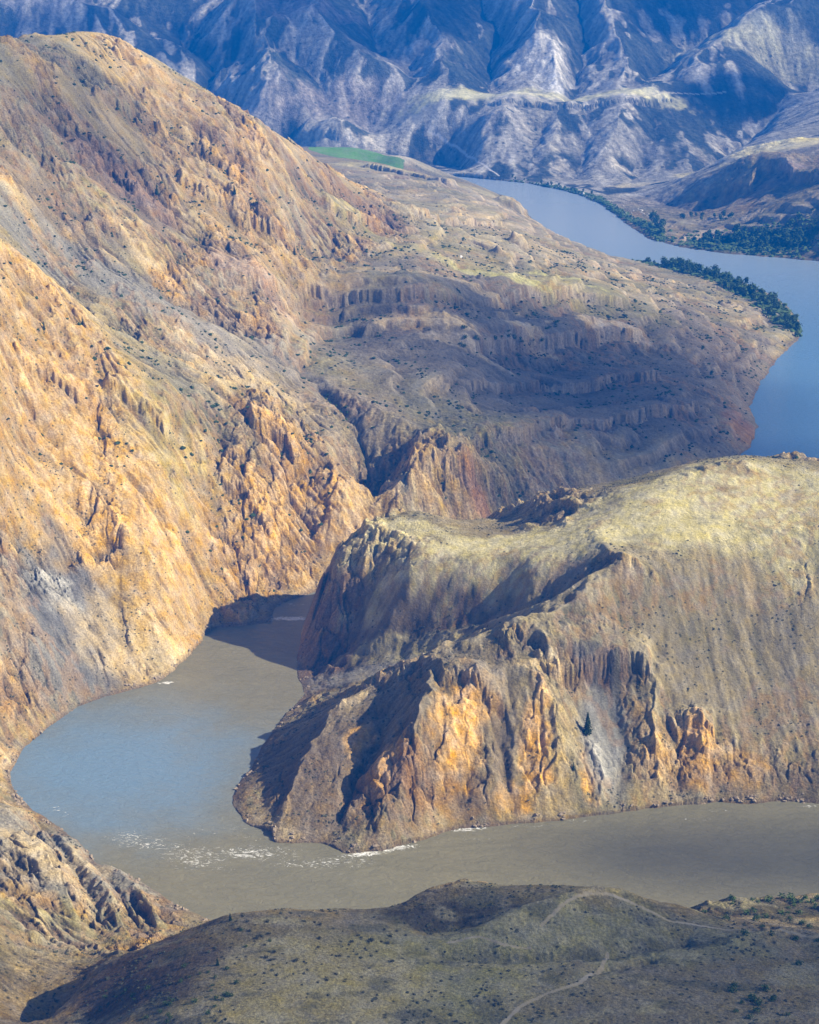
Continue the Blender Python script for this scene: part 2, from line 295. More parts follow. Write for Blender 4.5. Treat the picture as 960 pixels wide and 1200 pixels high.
for line, h, back, fl, fs_ in (
    (((640,806),(662,796),(700,786),(735,790),(770,802)), 12, 30, 1.4, 3), (((512,812),(540,800),(570,815),(600,818)), 7, 24, 1.6, 4),
    (((790,872),(812,862),(840,870)), 6, 20, 1.5, 4), (((590,762),(605,750),(618,760)), 5, 14, 1.5, 4),
    (((270,350),(320,348),(365,350),(410,358),(470,356),(540,362),(575,385)), 11, 80, 3, 9), (((560,372),(600,352),(680,354),(750,368)), 9, 60, 4, 12), (((540,420),(600,406),(650,412),(700,404),(770,404)), 13, 60, 5, 10),
    (((500,470),(560,455),(640,462),(720,450),(800,452)), 7, 50, 5, 12), (((520,540),(580,520),(650,505),(740,496),(840,486)), 9, 50, 5, 10), (((486,566),(530,560),(575,576),(604,588)), 12, 34, 3, 5),
    (((345,166),(372,163),(402,167)), 12, 60, 6, 14), (((872,232),(890,210),(920,205),(975,214)), 20, 110, 9, 18), (((560,124),(650,128),(740,124),(800,118)), 10, 90, 8, 20), (((420,195),(470,206),(530,222)), 7, 60, 5, 12), (((470,262),(530,270),(590,268)), 8, 50, 5, 10),
    (((205,215),(240,235),(290,255)), 9, 34, 4, 7), (((270,262),(300,275),(330,285),(360,300)), 12, 36, 5, 7), (((380,250),(410,262),(450,270)), 12, 40, 5, 8), (((110,120),(160,140),(200,170)), 8, 34, 4, 7), (((85,185),(130,205),(165,235)), 9, 30, 4, 7),
    (((20,430),(60,450),(100,480)), 8, 22, 3, 5), (((120,460),(160,480),(200,520)), 9, 24, 3, 6), (((290,500),(330,520),(352,560)), 12, 26, 4, 6), (((250,560),(290,590),(320,640)), 7, 22, 3, 6),
    ): scarp(line, h, back, fl, fs_)
print('forms', time.time() - T0)

dv0 = np.array([world_hit(a, b, Z0)[:2] for a, b in ((400,690),(425,612),(420,560),(385,500),(330,455),(330,400),(320,365),(360,338),(430,305),(470,280),(500,258),(420,215),(362,179))])
LM = (inside(X, Y, np.vstack([dv0, np.array([[-250, 2400], [-3000, 3700], [-3000, 300], [-160, 300], [-150, 600]]), A[bankA.index((240, 1076)):bankA.index((400, 686))]]))).astype(np.float32)
# ------------------------------------------------------------------ erosion: gullies that follow the fall of the slope
dth = np.gradient(TH).astype(np.float32)[None]; drr = np.gradient(R).astype(np.float32)[:, None]
cosT = np.cos(TH).astype(np.float32)[None]; sinT = np.sin(TH).astype(np.float32)[None]; Rc = R.astype(np.float32)[:, None]
def grad(Zf):
    gr = np.gradient(Zf, axis=0) / drr; gt = np.gradient(Zf, axis=1) / (dth * Rc)
    return gr * sinT + gt * cosT, gr * cosT - gt * sinT
def blur(a, k):
    if k < 1: return a
    for ax in (0, 1):
        for _ in range(2):
            c = np.cumsum(a.astype(np.float64), axis=ax); pad = [(0, 0), (0, 0)]; pad[ax] = (k + 1, k)
            c = np.pad(c, pad, mode='edge'); nn = a.shape[ax]
            hi = c[2 * k + 1:2 * k + 1 + nn] if ax == 0 else c[:, 2 * k + 1:2 * k + 1 + nn]
            lo = (c[:nn] if ax == 0 else c[:, :nn]).copy()
            idx = np.arange(nn); cnt = (np.minimum(idx + k, nn - 1) - np.maximum(idx - k - 1, 0)).astype(np.float64)
            # start correction
            m = idx <= k
            if ax == 0: lo[m] = 0; cnt[m] = np.minimum(idx[m] + k, nn - 1) + 1; a = (hi - lo) / cnt[:, None]
            else: lo[:, m] = 0; cnt[m] = np.minimum(idx[m] + k, nn - 1) + 1; a = (hi - lo) / cnt[None]
    return a.astype(np.float32)
def gully(gx, gy, lam, seed, r0=0, r1=None):
    s = slice(r0, r1); x = X[s]; y = Y[s]; gx = gx[s]; gy = gy[s]
    m = np.sqrt(gx * gx + gy * gy) + 1e-5; sx = -gy / m; sy = gx / m       # along the contour
    cell = lam * 1.15; fx = x / cell; fy = y / cell; ix = np.floor(fx).astype(np.int32); iy = np.floor(fy).astype(np.int32)
    C_ = np.zeros_like(x); S_ = np.zeros_like(x)
    for a in (-1, 0, 1):
        for b in (-1, 0, 1):
            jx = ix + a; jy = iy + b; h = _h(jx, jy, seed) & 65535
            vx = fx - (jx + .5 + .7 * (_TAB[0][h] - .5)); vy = fy - (jy + .5 + .7 * (_TAB[1][h] - .5))
            w = np.exp(-(vx * vx + vy * vy) * 2.2); ph = (vx * sx + vy * sy) * (6.2831853 * cell / lam) + 2.0 * _TAB[2][h]
            C_ += w * np.cos(ph); S_ += w * np.sin(ph)
    return C_ / (np.sqrt(C_ * C_ + S_ * S_) + .12)
Z = Zb.copy()
fadeb = sst(-2, 26, SD)
calm = np.ones_like(Z)                  # 1 = freely eroded, less on plateaus and benches
smooth = np.zeros_like(Z)
for a in ((560,645,90,20,0,.9),(740,620,110,34,0,1),(880,590,140,50,0,1),(550,870,170,60,0,.66),(400,870,80,50,0,.6),(800,900,60,30,0,.5),(500,700,90,50,0,.6),(620,720,90,44,0,.95),(540,690,140,56,0,1),(480,720,60,40,0,.7),(385,720,30,60,0,.55),(707,865,18,38,0,1),(530,1085,70,26,0,1),(60,1030,110,70,0,.8),(860,590,60,40,0,.8),(700,620,70,30,0,.7),(560,645,50,18,0,.7),(960,600,60,50,0,.7),(420,178,260,60,0,1),(700,830,12,26,0,.9),
          (600,1160,90,40,0,.8),(300,1180,50,40,0,.5),(880,1170,60,40,0,.6),(560,115,220,60,0,.9),(760,112,240,60,0,.9),(930,175,120,60,10,.9),(520,330,120,40,0,.7),(640,340,100,30,0,.7),
          (650,460,120,60,0,.1),(500,290,90,60,0,.5),(860,760,100,70,0,1),(1000,760,100,90,0,1),(700,720,60,40,0,.8),(600,1120,200,60,0,.7),(300,1130,60,40,0,.5),(120,250,120,60,0,.4),(60,640,60,60,0,.4),(350,420,90,50,0,.5),(560,460,120,80,0,.15),(700,420,160,120,0,.1)):
    s, w = blob(*a[:5], .6); smooth[s] = np.maximum(smooth[s], w * a[5])
LM = blur(LM, int(8 * Q)); smooth = np.maximum(smooth, .42 * LM); TM_ = sst(1330, 1430, Y) * sst(2900, 2700, Y) * (1 - LM); smooth = np.maximum(smooth, .86 * TM_); calm = 1 - smooth
far_w = sst(2400, 3300, Y)
far_k = 1 - .72 * sst(2600, 3000, Y)
GUL = {}
lams = [(150, .17), (75, .13), (38, .095), (19, .09), (9.5, .095), (4.8, .085)]
for k, (lam, amp) in enumerate(lams):
    gx, gy = grad(blur(Z, int(3 * Q) if k < 4 else int(1.5 * Q)))
    slope = np.sqrt(gx * gx + gy * gy)
    r0 = 0; r1 = None
    if lam < 10: r1 = int(np.searchsorted(R, 2600))
    if lam < 5: r1 = int(np.searchsorted(R, 1500))
    g = gully(gx, gy, lam, 11 + k, r0, r1)
    s = slice(r0, r1); GUL[lam] = np.zeros_like(Z); GUL[lam][s] = g
    if lam > 100: wt = far_w[s] * 1.3 * sst(-.3, .4, fbm(X[s] / 500, Y[s] / 500, 2, 990))
    elif lam > 60: wt = .55 + .45 * far_w[s]
    else: wt = 1
    wt = wt * far_k[s]
    # lighten: broad ridges, narrow gullies
    var = .55 + .75 * sst(-.35, .5, fbm(X[s] / (lam * 5), Y[s] / (lam * 5), 2, 40 + k))
    Z[s] += (g * .5 + .1) * lam * amp * np.minimum(slope[s], .95) * (calm[s] if lam > 13 else 1 - .86 * smooth[s]) * (fadeb[s] * .85 + .15) * wt * var
print('gullies', time.time() - T0)
# rock outcrops and broken ground
gx, gy = grad(blur(Zb, int(6 * Q))); slope0 = np.sqrt(gx * gx + gy * gy)
near = slice(0, int(np.searchsorted(R, 2700)))
x = X[near]; y = Y[near]
rockn = fbm(x / 90, y / 90, 4, 5)                              # where rock comes through
rock = np.zeros_like(Z); rock[near] = sst(-.05, .3, rockn + .35 * (slope0[near] - .45))
for a in ((50,1000,60,50,.2),(140,200,60,40,1),(310,270,70,40,1),(430,260,50,40,.9),(60,440,50,40,.8),(330,520,40,40,1),(210,120,60,40,.8),(540,580,40,20,1),(420,590,20,30,.6)):
    s, w = blob(*a[:4]); rock[s] = np.maximum(rock[s], w * a[4])
for a in ((430,760,50,30,.7),(400,860,60,40,.55),(480,830,40,30,.5),(350,930,40,30,.4),(470,680,50,30,.35),(600,1100,250,80,.95),(200,1150,60,60,.7),(560,450,150,100,.5),(150,640,90,90,.4)):
    s, w = blob(*a[:4]); rock[s] *= 1 - w * a[4]
crag = fbm(x / 16, y / 16, 5, 77, .55, True)
crag2 = fbm(x / 34, y / 34, 4, 78, .5, True)
Z[near] += rock[near] * calm[near] * fadeb[near] * (sst(.2, .62, crag) * 3.8 + sst(.3, .8, crag2) * 5.0)
stp = 13.0; tz = Z[near] + fbm(x / 50, y / 50, 3, 80) * 16 + .10 * x; fr1 = tz / stp - np.floor(tz / stp)
bandm = sst(.1, .5, fbm(x / 38, y / 38, 3, 81)) * rock[near] * calm[near] * fadeb[near]
bandm = bandm * (1 - .9 * (1 - LM[near]) * sst(1250, 1400, Y[near])) * sst(760, 800, Y[near] + 2000 * LM[near])
Z[near] += bandm * (sst(.35, .62, fr1) - fr1) * stp * .55
fr = slice(near.stop, None); x = X[fr]; y = Y[fr]
rf = sst(-.1, .25, fbm(x / 260, y / 260, 3, 6)); rock[fr] = rf
Z[fr] += rf * calm[fr] * np.minimum(slope0[fr] * 2, 1) * fbm(x / 100, y / 100, 4, 79, .5, True) * 6
tm = sst(1350, 1450, Y) * sst(2900, 2700, Y) * (1 - LM) * fadeb
ta = X * .97 + Y * .25 + fbm(X / 120, Y / 120, 3, 920) * 60; tb = -X * .25 + Y * .97 + fbm(X / 90, Y / 90, 3, 921) * 45
tr1 = fbm(ta / 120, tb / 40, 4, 922, .5, True); tr2 = fbm(ta / 50, tb / 16, 4, 923, .5, True)
Z += tm * (sst(-.1, .7, tr1) * 3.5 + sst(.1, .8, tr2) * 1.3)
tq = (Z + fbm(X / 160, Y / 160, 3, 924) * 26) / 15.0; tf = tq - np.floor(tq)
tmm = tm * sst(-.35, .05, fbm(X / 100, Y / 100, 3, 925)); edge_n = .07 * fbm(X / 9, Y / 9, 3, 926, .55, True)
Z += tmm * (sst(.34, .62, tf + edge_n) - tf) * 15 * .5; ted = tmm * sst(.22, .0, np.abs(tf + edge_n - .47))
# the mountain's beds and fractures run down to the right
wpx = fbm(X / 150, Y / 150, 3, 906) * 55; sa = X * .87 - Y * .49 + wpx; sb = X * .49 + Y * .87 + wpx * .6
st1 = fbm(sa / 120, sb / 26, 4, 901); st2 = fbm(sa / 34, sb / 6.5, 4, 902); st3 = fbm(sa / 46, sb / 10, 3, 903, .5, True); st4 = fbm(sa / 11, sb / 2.6, 3, 904)
lmf = LM * fadeb
cre = sst(.42, .75, st3) * sst(-.1, .3, fbm(X / 60, Y / 60, 3, 905))
stm = .35 + .65 * sst(-.2, .35, fbm(X / 55, Y / 55, 3, 907))
Z += lmf * (.8 * st2 * stm - 3.0 * cre) * sst(.15, .4, slope0)
nb = slice(0, int(np.searchsorted(R, 2300))); xw = X[nb] + 4 * fbm(X[nb] / 9, Y[nb] / 9, 3, 931); yw = Y[nb] + 4 * fbm(X[nb] / 9, Y[nb] / 9, 3, 932)
brk = np.zeros_like(Z); zone = fbm(X[nb] / 75, Y[nb] / 75, 4, 933)
brk[nb] = np.clip(sst(-.02, .22, zone) * LM[nb] * sst(.2, .45, slope0[nb]) + rock[nb] * .8 * sst(.3, .7, slope0[nb]) * (1 - LM[nb]) * (Y[nb] > 770) * (1 - .85 * sst(1250, 1400, Y[nb])), 0, 1)
for a in ((0,300,60,20,.9),(110,330,90,24,.9),(250,400,90,26,.9),(360,460,60,30,.8),(20,110,70,40,.7),(450,740,60,24,.6),(705,850,16,34,1),(880,760,100,70,1),(700,720,70,30,.8),(860,590,160,60,1),(600,1130,260,80,1),(707,865,18,38,1),(560,700,110,34,1),(480,790,50,20,.7),(720,1000,400,60,0)):
    s, w = blob(*a[:4], 0 if a[0] > 465 else -20); brk[s] *= 1 - w * a[4]
for a in ((545,860,20,40,.5),(640,880,20,40,.5),(700,910,14,24,.4),(820,880,24,22,.6),(440,900,30,30,.35),(370,740,30,50,.7),(540,585,40,16,1),(150,210,60,30,1),(300,262,60,24,1),(420,258,50,26,.8),(340,560,40,40,1),(60,990,50,30,.15)):
    s, w = blob(*a[:4]); brk[s] = np.maximum(brk[s], w * a[4])
brk *= np.clip(fadeb * 1.3, 0, 1)
for cs, am in ((26, 7.0), (11, 3.6), (4.6, 1.5)):
    hb, cr = worley(xw / cs, yw / (cs * 1.25), int(cs)); Z[nb] += brk[nb] * am * ((hb - .5) * .8 - .45 * sst(.16, 0, cr))
    if cs == 11: crk = np.zeros_like(Z); crk[nb] = sst(.14, 0, cr) * brk[nb]; blk = np.zeros_like(Z); blk[nb] = (hb - .5) * brk[nb]
# long straight rills fanning down the headland's smooth face
rm = np.zeros_like(Z)
for a in ((790,760,60,60),(900,770,90,70),(1010,780,90,80),(680,740,36,24)):
    s, w = blob(*a, 0, .5); rm[s] = np.maximum(rm[s], w)
rm *= sst(.3, .5, slope0); c0 = world_hit(700, 560, Z0); rang = np.arctan2(X - c0[0] + 60, c0[1] + 260 - Y) * 330 + 5 * fbm(X / 60, Y / 60, 3, 980); rrad = np.hypot(X - c0[0], Y - c0[1])
ril = fbm(rang / 9, rrad / 90, 4, 981, .6) + .5 * fbm(rang / 26, rrad / 160, 2, 982)
Z += rm * ril * 2.2
# gentle hummocks everywhere
Z += fbm(X / 45, Y / 45, 4, 8) * 1.6 * (fadeb * .8 + .2)
Z[near] += fbm(X[near] / 5, Y[near] / 5, 3, 9) * .5
fgm = sst(775, 745, Y) * (1 - LM); Z = Z - fgm * .5 * (Z - Zb)
# river bed and banks
bank_n = fbm(X / 22, Y / 22, 5, 33, .6) * 4.5 * np.clip(Rc / 1500, .6, 2)
sdn = SD + bank_n
Z = np.where(sdn < 0, np.minimum(Z, np.maximum(-6, sdn * .8 - .4)), np.maximum(Z, np.minimum(sdn * .35, 2.5)))
print('rock', time.time() - T0)

# ------------------------------------------------------------------ colour of the ground (reflectance)
gx, gy = grad(Z); slope = np.sqrt(gx * gx + gy * gy)
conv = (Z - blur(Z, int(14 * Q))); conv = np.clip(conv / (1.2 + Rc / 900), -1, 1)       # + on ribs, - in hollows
n1 = fbm(X / 120, Y / 120, 4, 21); n2 = fbm(X / 30, Y / 30, 4, 22); n3 = fbm(X / 7, Y / 7, 3, 23)
def C3(*c): return np.array(c, np.float32)
ochre, pale, grass, sage, shale, rust, grey = C3(.60,.41,.18), C3(.62,.50,.31), C3(.34,.31,.155), C3(.155,.15,.095), C3(.20,.165,.125), C3(.30,.165,.09), C3(.27,.265,.25)
def mix(A_, c, w): return A_ * (1 - w[..., None]) + c * w[..., None]
COL = np.empty(Z.shape + (3,), np.float32); COL[:] = C3(.34,.275,.155)
COL = mix(COL, pale, sst(-.1, .5, n1) * .7)
COL = mix(COL, grass, sst(.0, -.5, n1 + .4 * n2) * .75)
COL = mix(COL, sage, sst(.62, .25, slope + .2 * n2) * .45)
COL = mix(COL, C3(.20, .19, .125), sst(.15, -.75, .6 * GUL[75] + .35 * GUL[38] + .9 * n1) * .75)
COL = mix(COL, C3(.27, .25, .215), sst(.2, .7, fbm(X / 70 + 40, Y / 70, 4, 24) - .25 * GUL[38]) * .6)
def paint(px, py, rx, ry, rot, c, k, ir=1.0):
    s, w = blob(px, py, rx, ry, rot, ir); COL[s] = mix(COL[s], c, w * k)
def tint(mask_s, c, k): COL[mask_s] = mix(COL[mask_s], c, k)
k_ = LM * sst(.2, .4, slope0)
COL = mix(COL, C3(.25, .24, .19), k_ * sst(.06, .3, n1 * .6 + st1 * .5 + .25 * n2) * .75)
COL = mix(COL, C3(.58, .47, .29), k_ * sst(-.12, -.4, st1 * .6 + n1 * .5 + .25 * n3) * .55)
COL = mix(COL, C3(.19, .16, .12), k_ * sst(.18, .34, fbm(sa / 50, sb / 16, 4, 911) + .15 * n3) * .6)
COL *= (1 + LM * stm * (.20 * st2 + .12 * st4))[..., None]
COL = mix(COL, C3(.14, .11, .09), k_ * cre * .7)
COL = mix(COL, C3(.55, .36, .14), np.clip(brk * LM * .75, 0, 1) * sst(-.3, .3, fbm(X / 60, Y / 60, 3, 940)))
COL = mix(COL, C3(.24, .175, .12), brk * LM * sst(-.02, .25, fbm(X / 34, Y / 34, 3, 941)) * .8)
COL = mix(COL, C3(.38, .34, .27), tm * sst(.3, .7, tr1) * .5 * sst(-.3, .3, n1))
COL = mix(COL, C3(.15, .145, .115), tm * sst(.1, -.4, tr1) * .6)
COL = mix(COL, C3(.36, .31, .26), ted * .45); COL = mix(COL, C3(.33, .31, .23), tmm * sst(.62, .75, tf) * sst(.98, .85, tf) * .45)
# left mountain: ochre faces
for a in ((60,560,90,90,0,.75),(200,600,90,80,0,.8),(330,620,70,60,0,.8),(60,380,60,60,0,.6),(150,690,70,60,0,.5),(330,560,50,50,0,.6),(170,110,120,80,0,.45),(300,270,110,60,0,.55),(420,590,30,40,0,.5),(110,1150,60,60,0,.5),(530,585,40,25,0,.6),(250,530,60,40,0,.5)):
    paint(*a[:5], ochre, a[5] * .7)
for a in ((80,725,36,50,0,C3(.14,.145,.16),.95),(40,760,40,30,0,grey*.8,.6),(30,285,50,20,-25,C3(.22,.215,.195),.85),(120,320,60,24,-25,C3(.24,.23,.205),.85),(200,358,55,22,-25,C3(.25,.24,.21),.8),(280,400,50,22,-25,C3(.26,.245,.21),.8),(350,440,45,22,-25,C3(.24,.225,.19),.8),(420,480,40,20,0,C3(.24,.22,.19),.75),(100,165,50,20,-20,C3(.17,.13,.11),.6),(230,150,30,14,-20,C3(.18,.13,.10),.6),(270,185,36,12,-20,C3(.18,.13,.10),.6),(340,190,40,12,-20,C3(.18,.13,.10),.6),(430,250,50,24,0,C3(.20,.15,.12),.6),(310,265,40,14,-20,C3(.2,.14,.10),.5),(150,400,60,20,-25,C3(.27,.25,.17),.6),(230,470,60,20,-25,C3(.26,.245,.18),.7),(120,110,170,110,0,C3(.30,.25,.145),.55),(70,170,120,70,0,C3(.27,.245,.145),.55),(60,60,100,40,0,C3(.18,.175,.13),.8),(20,130,50,40,0,C3(.24,.22,.16),.6),(150,215,50,34,0,C3(.16,.13,.12),.75),(330,420,60,30,-20,C3(.24,.22,.19),.6),(240,390,60,22,-25,C3(.26,.24,.22),.6),(60,690,20,14,0,C3(.42,.42,.42),.8),(60,240,60,30,0,shale,.7),(120,190,60,30,20,shale*.8,.7),(200,520,40,40,30,grass,.6),(60,1000,90,60,0,grey*.85,.85),(60,1010,30,30,0,pale,.5),
          (230,490,50,26,0,sage,.6),(300,335,50,24,0,C3(.36,.25,.2),.5),(120,320,70,26,0,grey*.8,.55),(60,900,40,30,0,pale,.6),(160,760,50,30,0,pale,.5),(280,440,60,30,0,pale,.5),(150,230,50,40,0,C3(.2,.15,.13),.6),
          (560,585,16,12,0,rust*1.3,.8),(395,470,60,40,0,shale*1.2,.5),(430,520,50,60,0,C3(.29,.24,.17),.6),(450,255,40,40,0,C3(.22,.16,.11),.6),(400,230,60,50,0,C3(.24,.18,.12),.5)):
    paint(*a)
# terraces
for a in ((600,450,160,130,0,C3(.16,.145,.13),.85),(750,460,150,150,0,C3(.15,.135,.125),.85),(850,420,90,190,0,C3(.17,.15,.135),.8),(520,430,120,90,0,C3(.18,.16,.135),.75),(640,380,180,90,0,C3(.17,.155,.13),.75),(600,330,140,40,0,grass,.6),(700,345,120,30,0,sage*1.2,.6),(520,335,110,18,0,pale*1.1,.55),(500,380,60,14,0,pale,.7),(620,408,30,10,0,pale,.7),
          (690,395,16,12,0,pale*1.2,.8),(730,400,30,10,0,pale*1.05,.7),(500,250,130,120,0,C3(.34,.31,.19),.6),(480,205,160,60,0,C3(.46,.42,.25),.7),(540,280,90,60,0,C3(.38,.34,.23),.5),(430,330,60,20,0,C3(.36,.34,.24),.4),(565,260,50,50,0,pale,.6),(590,225,60,50,0,C3(.34,.28,.2),.6),
          (870,505,22,40,0,rust,.6),(850,420,40,60,0,C3(.27,.22,.17),.5),(905,350,70,50,-20,C3(.22,.19,.13),.8),(580,330,60,16,0,C3(.46,.44,.22),.85),(660,335,50,14,0,C3(.42,.41,.2),.8),(700,395,16,12,0,C3(.55,.48,.38),.9),(740,402,24,10,0,C3(.5,.43,.34),.8),(540,408,50,10,0,C3(.5,.42,.3),.7)):
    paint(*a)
# headland
hs, hw = blob(860, 590, 170, 90, 0, .5)
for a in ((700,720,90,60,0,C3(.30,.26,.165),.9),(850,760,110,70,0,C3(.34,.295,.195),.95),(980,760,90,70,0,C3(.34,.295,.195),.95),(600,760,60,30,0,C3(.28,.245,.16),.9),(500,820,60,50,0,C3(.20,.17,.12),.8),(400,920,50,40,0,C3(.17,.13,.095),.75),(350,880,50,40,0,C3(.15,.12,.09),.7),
          (520,700,90,30,10,C3(.10,.085,.055),.95),(430,745,60,30,0,C3(.11,.09,.065),.85),(470,690,50,14,0,C3(.36,.28,.18),.4),(380,720,26,60,0,C3(.2,.13,.085),.7),(900,920,60,10,0,shale*.8,.6),(500,930,50,14,0,rust*.9,.4)):  # darkest valley patches: brown scrub with the ravine's shade painted in
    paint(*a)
for a in ((860,585,120,45,0,.95),(960,600,90,60,0,.9),(720,618,110,28,0,.95),(560,640,80,20,0,.95),(460,625,50,20,0,.85),(480,760,50,9,-25,.5)):
    paint(*a[:5], C3(.60,.545,.32), a[5])
for a in ((545,850,12,24,0,.9),(560,820,14,10,0,.7),(628,880,10,26,-8,.9),(692,905,6,16,0,.9),(815,885,16,16,0,.85),(770,890,10,14,0,.5),(450,900,9,24,-25,.7),(420,860,10,14,-25,.6),(520,870,9,24,0,.6),(600,930,10,10,0,.6),(870,900,14,12,0,.5)):
    paint(*a[:5], C3(.74,.48,.20), a[5] * .9)
for a in ((707,860,15,36,0,C3(.34,.34,.33),.97,.25),(572,800,14,9,0,C3(.29,.25,.2),.7,.5),(588,870,6,22,0,shale,.7,.5),(702,788,26,6,0,C3(.12,.11,.11),.85,.5),(640,795,20,4,0,pale,.7,.5),(735,680,5,9,0,pale,.8,.5),(430,785,50,14,-20,C3(.3,.29,.27),.6,.6),(880,700,5,22,0,pale,.6,.6),(920,760,6,40,0,C3(.17,.16,.14),.5,.8)):
    paint(*a)
pm = np.zeros_like(Z)
for a in ((860,585,130,50),(960,600,100,60),(720,620,110,34),(560,640,80,20)):
    s, w = blob(*a, 0, .5); pm[s] = np.maximum(pm[s], w)
COL = mix(COL, C3(.27,.25,.15), pm * sst(.0, .4, fbm(X / 50, Y / 30, 5, 960, .65)) * .6)
COL = mix(COL, C3(.36,.26,.16), pm * sst(.3, .45, fbm(X / 30, Y / 22, 3, 961)) * .5)
# foreground
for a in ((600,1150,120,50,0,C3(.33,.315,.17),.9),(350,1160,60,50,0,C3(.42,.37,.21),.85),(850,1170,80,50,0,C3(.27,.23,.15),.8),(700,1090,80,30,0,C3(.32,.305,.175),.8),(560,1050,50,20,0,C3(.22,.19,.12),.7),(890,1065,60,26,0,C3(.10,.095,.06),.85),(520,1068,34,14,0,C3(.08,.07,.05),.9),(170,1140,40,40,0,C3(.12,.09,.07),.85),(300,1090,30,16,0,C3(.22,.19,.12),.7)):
    paint(*a)
# far hills
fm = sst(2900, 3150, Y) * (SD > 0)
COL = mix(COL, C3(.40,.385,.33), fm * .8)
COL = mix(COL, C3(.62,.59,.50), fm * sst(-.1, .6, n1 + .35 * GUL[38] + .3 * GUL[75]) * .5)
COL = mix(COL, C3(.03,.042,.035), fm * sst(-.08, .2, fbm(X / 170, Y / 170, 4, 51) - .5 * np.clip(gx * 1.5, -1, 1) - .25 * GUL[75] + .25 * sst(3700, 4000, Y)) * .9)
for a in ((620,170,120,60,0,C3(.40,.38,.32),.7),(720,170,120,60,0,C3(.40,.38,.32),.7),(880,60,200,60,0,C3(.42,.42,.32),.6),(640,85,70,90,0,C3(.60,.58,.52),.85),(648,105,30,40,0,C3(.75,.74,.7),.9),(470,70,120,60,0,C3(.46,.43,.38),.5),(400,125,140,60,0,C3(.42,.37,.33),.55),(290,125,110,50,0,C3(.5,.45,.4),.5),(60,20,140,60,0,C3(.42,.40,.38),.5),(350,30,140,60,0,C3(.30,.25,.25),.5),
          (560,112,160,36,0,C3(.60,.57,.33),.95),(700,114,220,34,0,C3(.60,.57,.35),.95),(900,85,200,50,0,C3(.46,.44,.28),.8),(930,172,130,60,0,C3(.72,.64,.34),1),(830,185,70,40,0,C3(.6,.54,.3),.8),(745,215,60,30,0,C3(.62,.56,.38),.9),(910,215,60,26,0,C3(.36,.27,.22),.7),(930,255,80,50,0,C3(.32,.27,.19),.7),(870,275,60,30,0,C3(.33,.3,.2),.5),(880,290,130,60,0,C3(.07,.10,.04),.7),
          (540,175,90,40,0,C3(.3,.27,.23),.5),(540,160,30,18,0,C3(.45,.4,.3),.5)):
    paint(*a)
COL = COL * (1 + rm * (.42 * ril - .16))[..., None]
COL = mix(COL, C3(.16,.155,.10), rm * sst(-.05, -.4, ril) * .6)
# ribs are barer and lighter, hollows hold scrub and fines; banks are wet and dark
gz2 = np.where(Rc < 1400, GUL[4.8], GUL[19]) ; gz1_ = np.where(Rc < 2500, GUL[9.5], GUL[38])
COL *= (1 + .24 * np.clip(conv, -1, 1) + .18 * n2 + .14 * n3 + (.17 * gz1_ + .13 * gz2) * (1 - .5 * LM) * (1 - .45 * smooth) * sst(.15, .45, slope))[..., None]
COL = mix(COL, C3(.36,.23,.13), (sst(.15, .6, rock * sst(.2, .8, fbm(X / 12, Y / 12, 3, 61, .5, True)) ) * .35 * (1 - fm)).astype(np.float32))
COL = mix(COL, C3(.16,.12,.09), (sst(3.0 + 1.2 * n2, .5, Z) * (SD > -5) * .7 * (1 - .6 * fm)).astype(np.float32))
COL = mix(COL, C3(.42, .36, .29), FACE * TM_ * sst(-.35, .2, n2) * .7)
COL *= (1 + .35 * blk - .45 * crk)[..., None]
COL *= np.where((Y < 2950)[..., None], C3(1.0, .99, .92), C3(1, 1, 1))
COL = np.clip(COL, .02, .9)
print('colour', time.time() - T0)

# ------------------------------------------------------------------ tracks, fields
def track(pp, width):
    P3 = np.array([world_hit(a, b, Z)[:2] for a, b in pp])
    lo = P3.min(0) - 20; hi = P3.max(0) + 20
    m = (X > lo[0]) & (X < hi[0]) & (Y > lo[1]) & (Y < hi[1])
    d = np.full(Z.shape, 1e3, np.float32); d[m] = seg_dist(X[m], Y[m], P3)
    return d < width / 2 + .25 * width * n3
tr_near = track([(585,1204),(610,1180),(640,1165),(680,1152),(705,1135),(712,1120)], 1.7) | track([(635,1085),(650,1070),(668,1055),(690,1048),(712,1048),(735,1056),(760,1068),(785,1080),(820,1085),(880,1092),(958,1098)], 1.5) | track([(525,1105),(560,1098),(590,1108),(622,1112)], 1.2)
tr_far = track([(505,148),(502,154),(515,162),(530,170),(545,180),(560,190),(572,198),(585,206)], 3.6)
tr_farb = track([(625,118),(680,118),(740,114),(790,110),(850,108)], 3)
COL = mix(COL, C3(.15,.145,.085), (sst(860, 700, Y) * (1 - LM) * (Y < 760) * sst(.12, .35, fbm(X / 22, Y / 14, 4, 950)) * .7).astype(np.float32))
COL = mix(COL, C3(.46,.42,.25), (sst(860, 700, Y) * (1 - LM) * (Y < 760) * sst(.1, .4, fbm(X / 35, Y / 20, 4, 951)) * .6).astype(np.float32))
COL[tr_near] = C3(.38,.335,.235) * (1 + .15 * n3[tr_near])[:, None]
COL[tr_far] = C3(.62,.60,.56); COL[tr_farb] = C3(.5,.46,.36)
FLD = np.array([W(*p, 100) for p in ((362,170),(392,169),(440,172),(474,178),(472,184),(430,184),(380,181),(362,177))])
fld = inside(X, Y, FLD); COL[fld] = C3(.15,.27,.075)

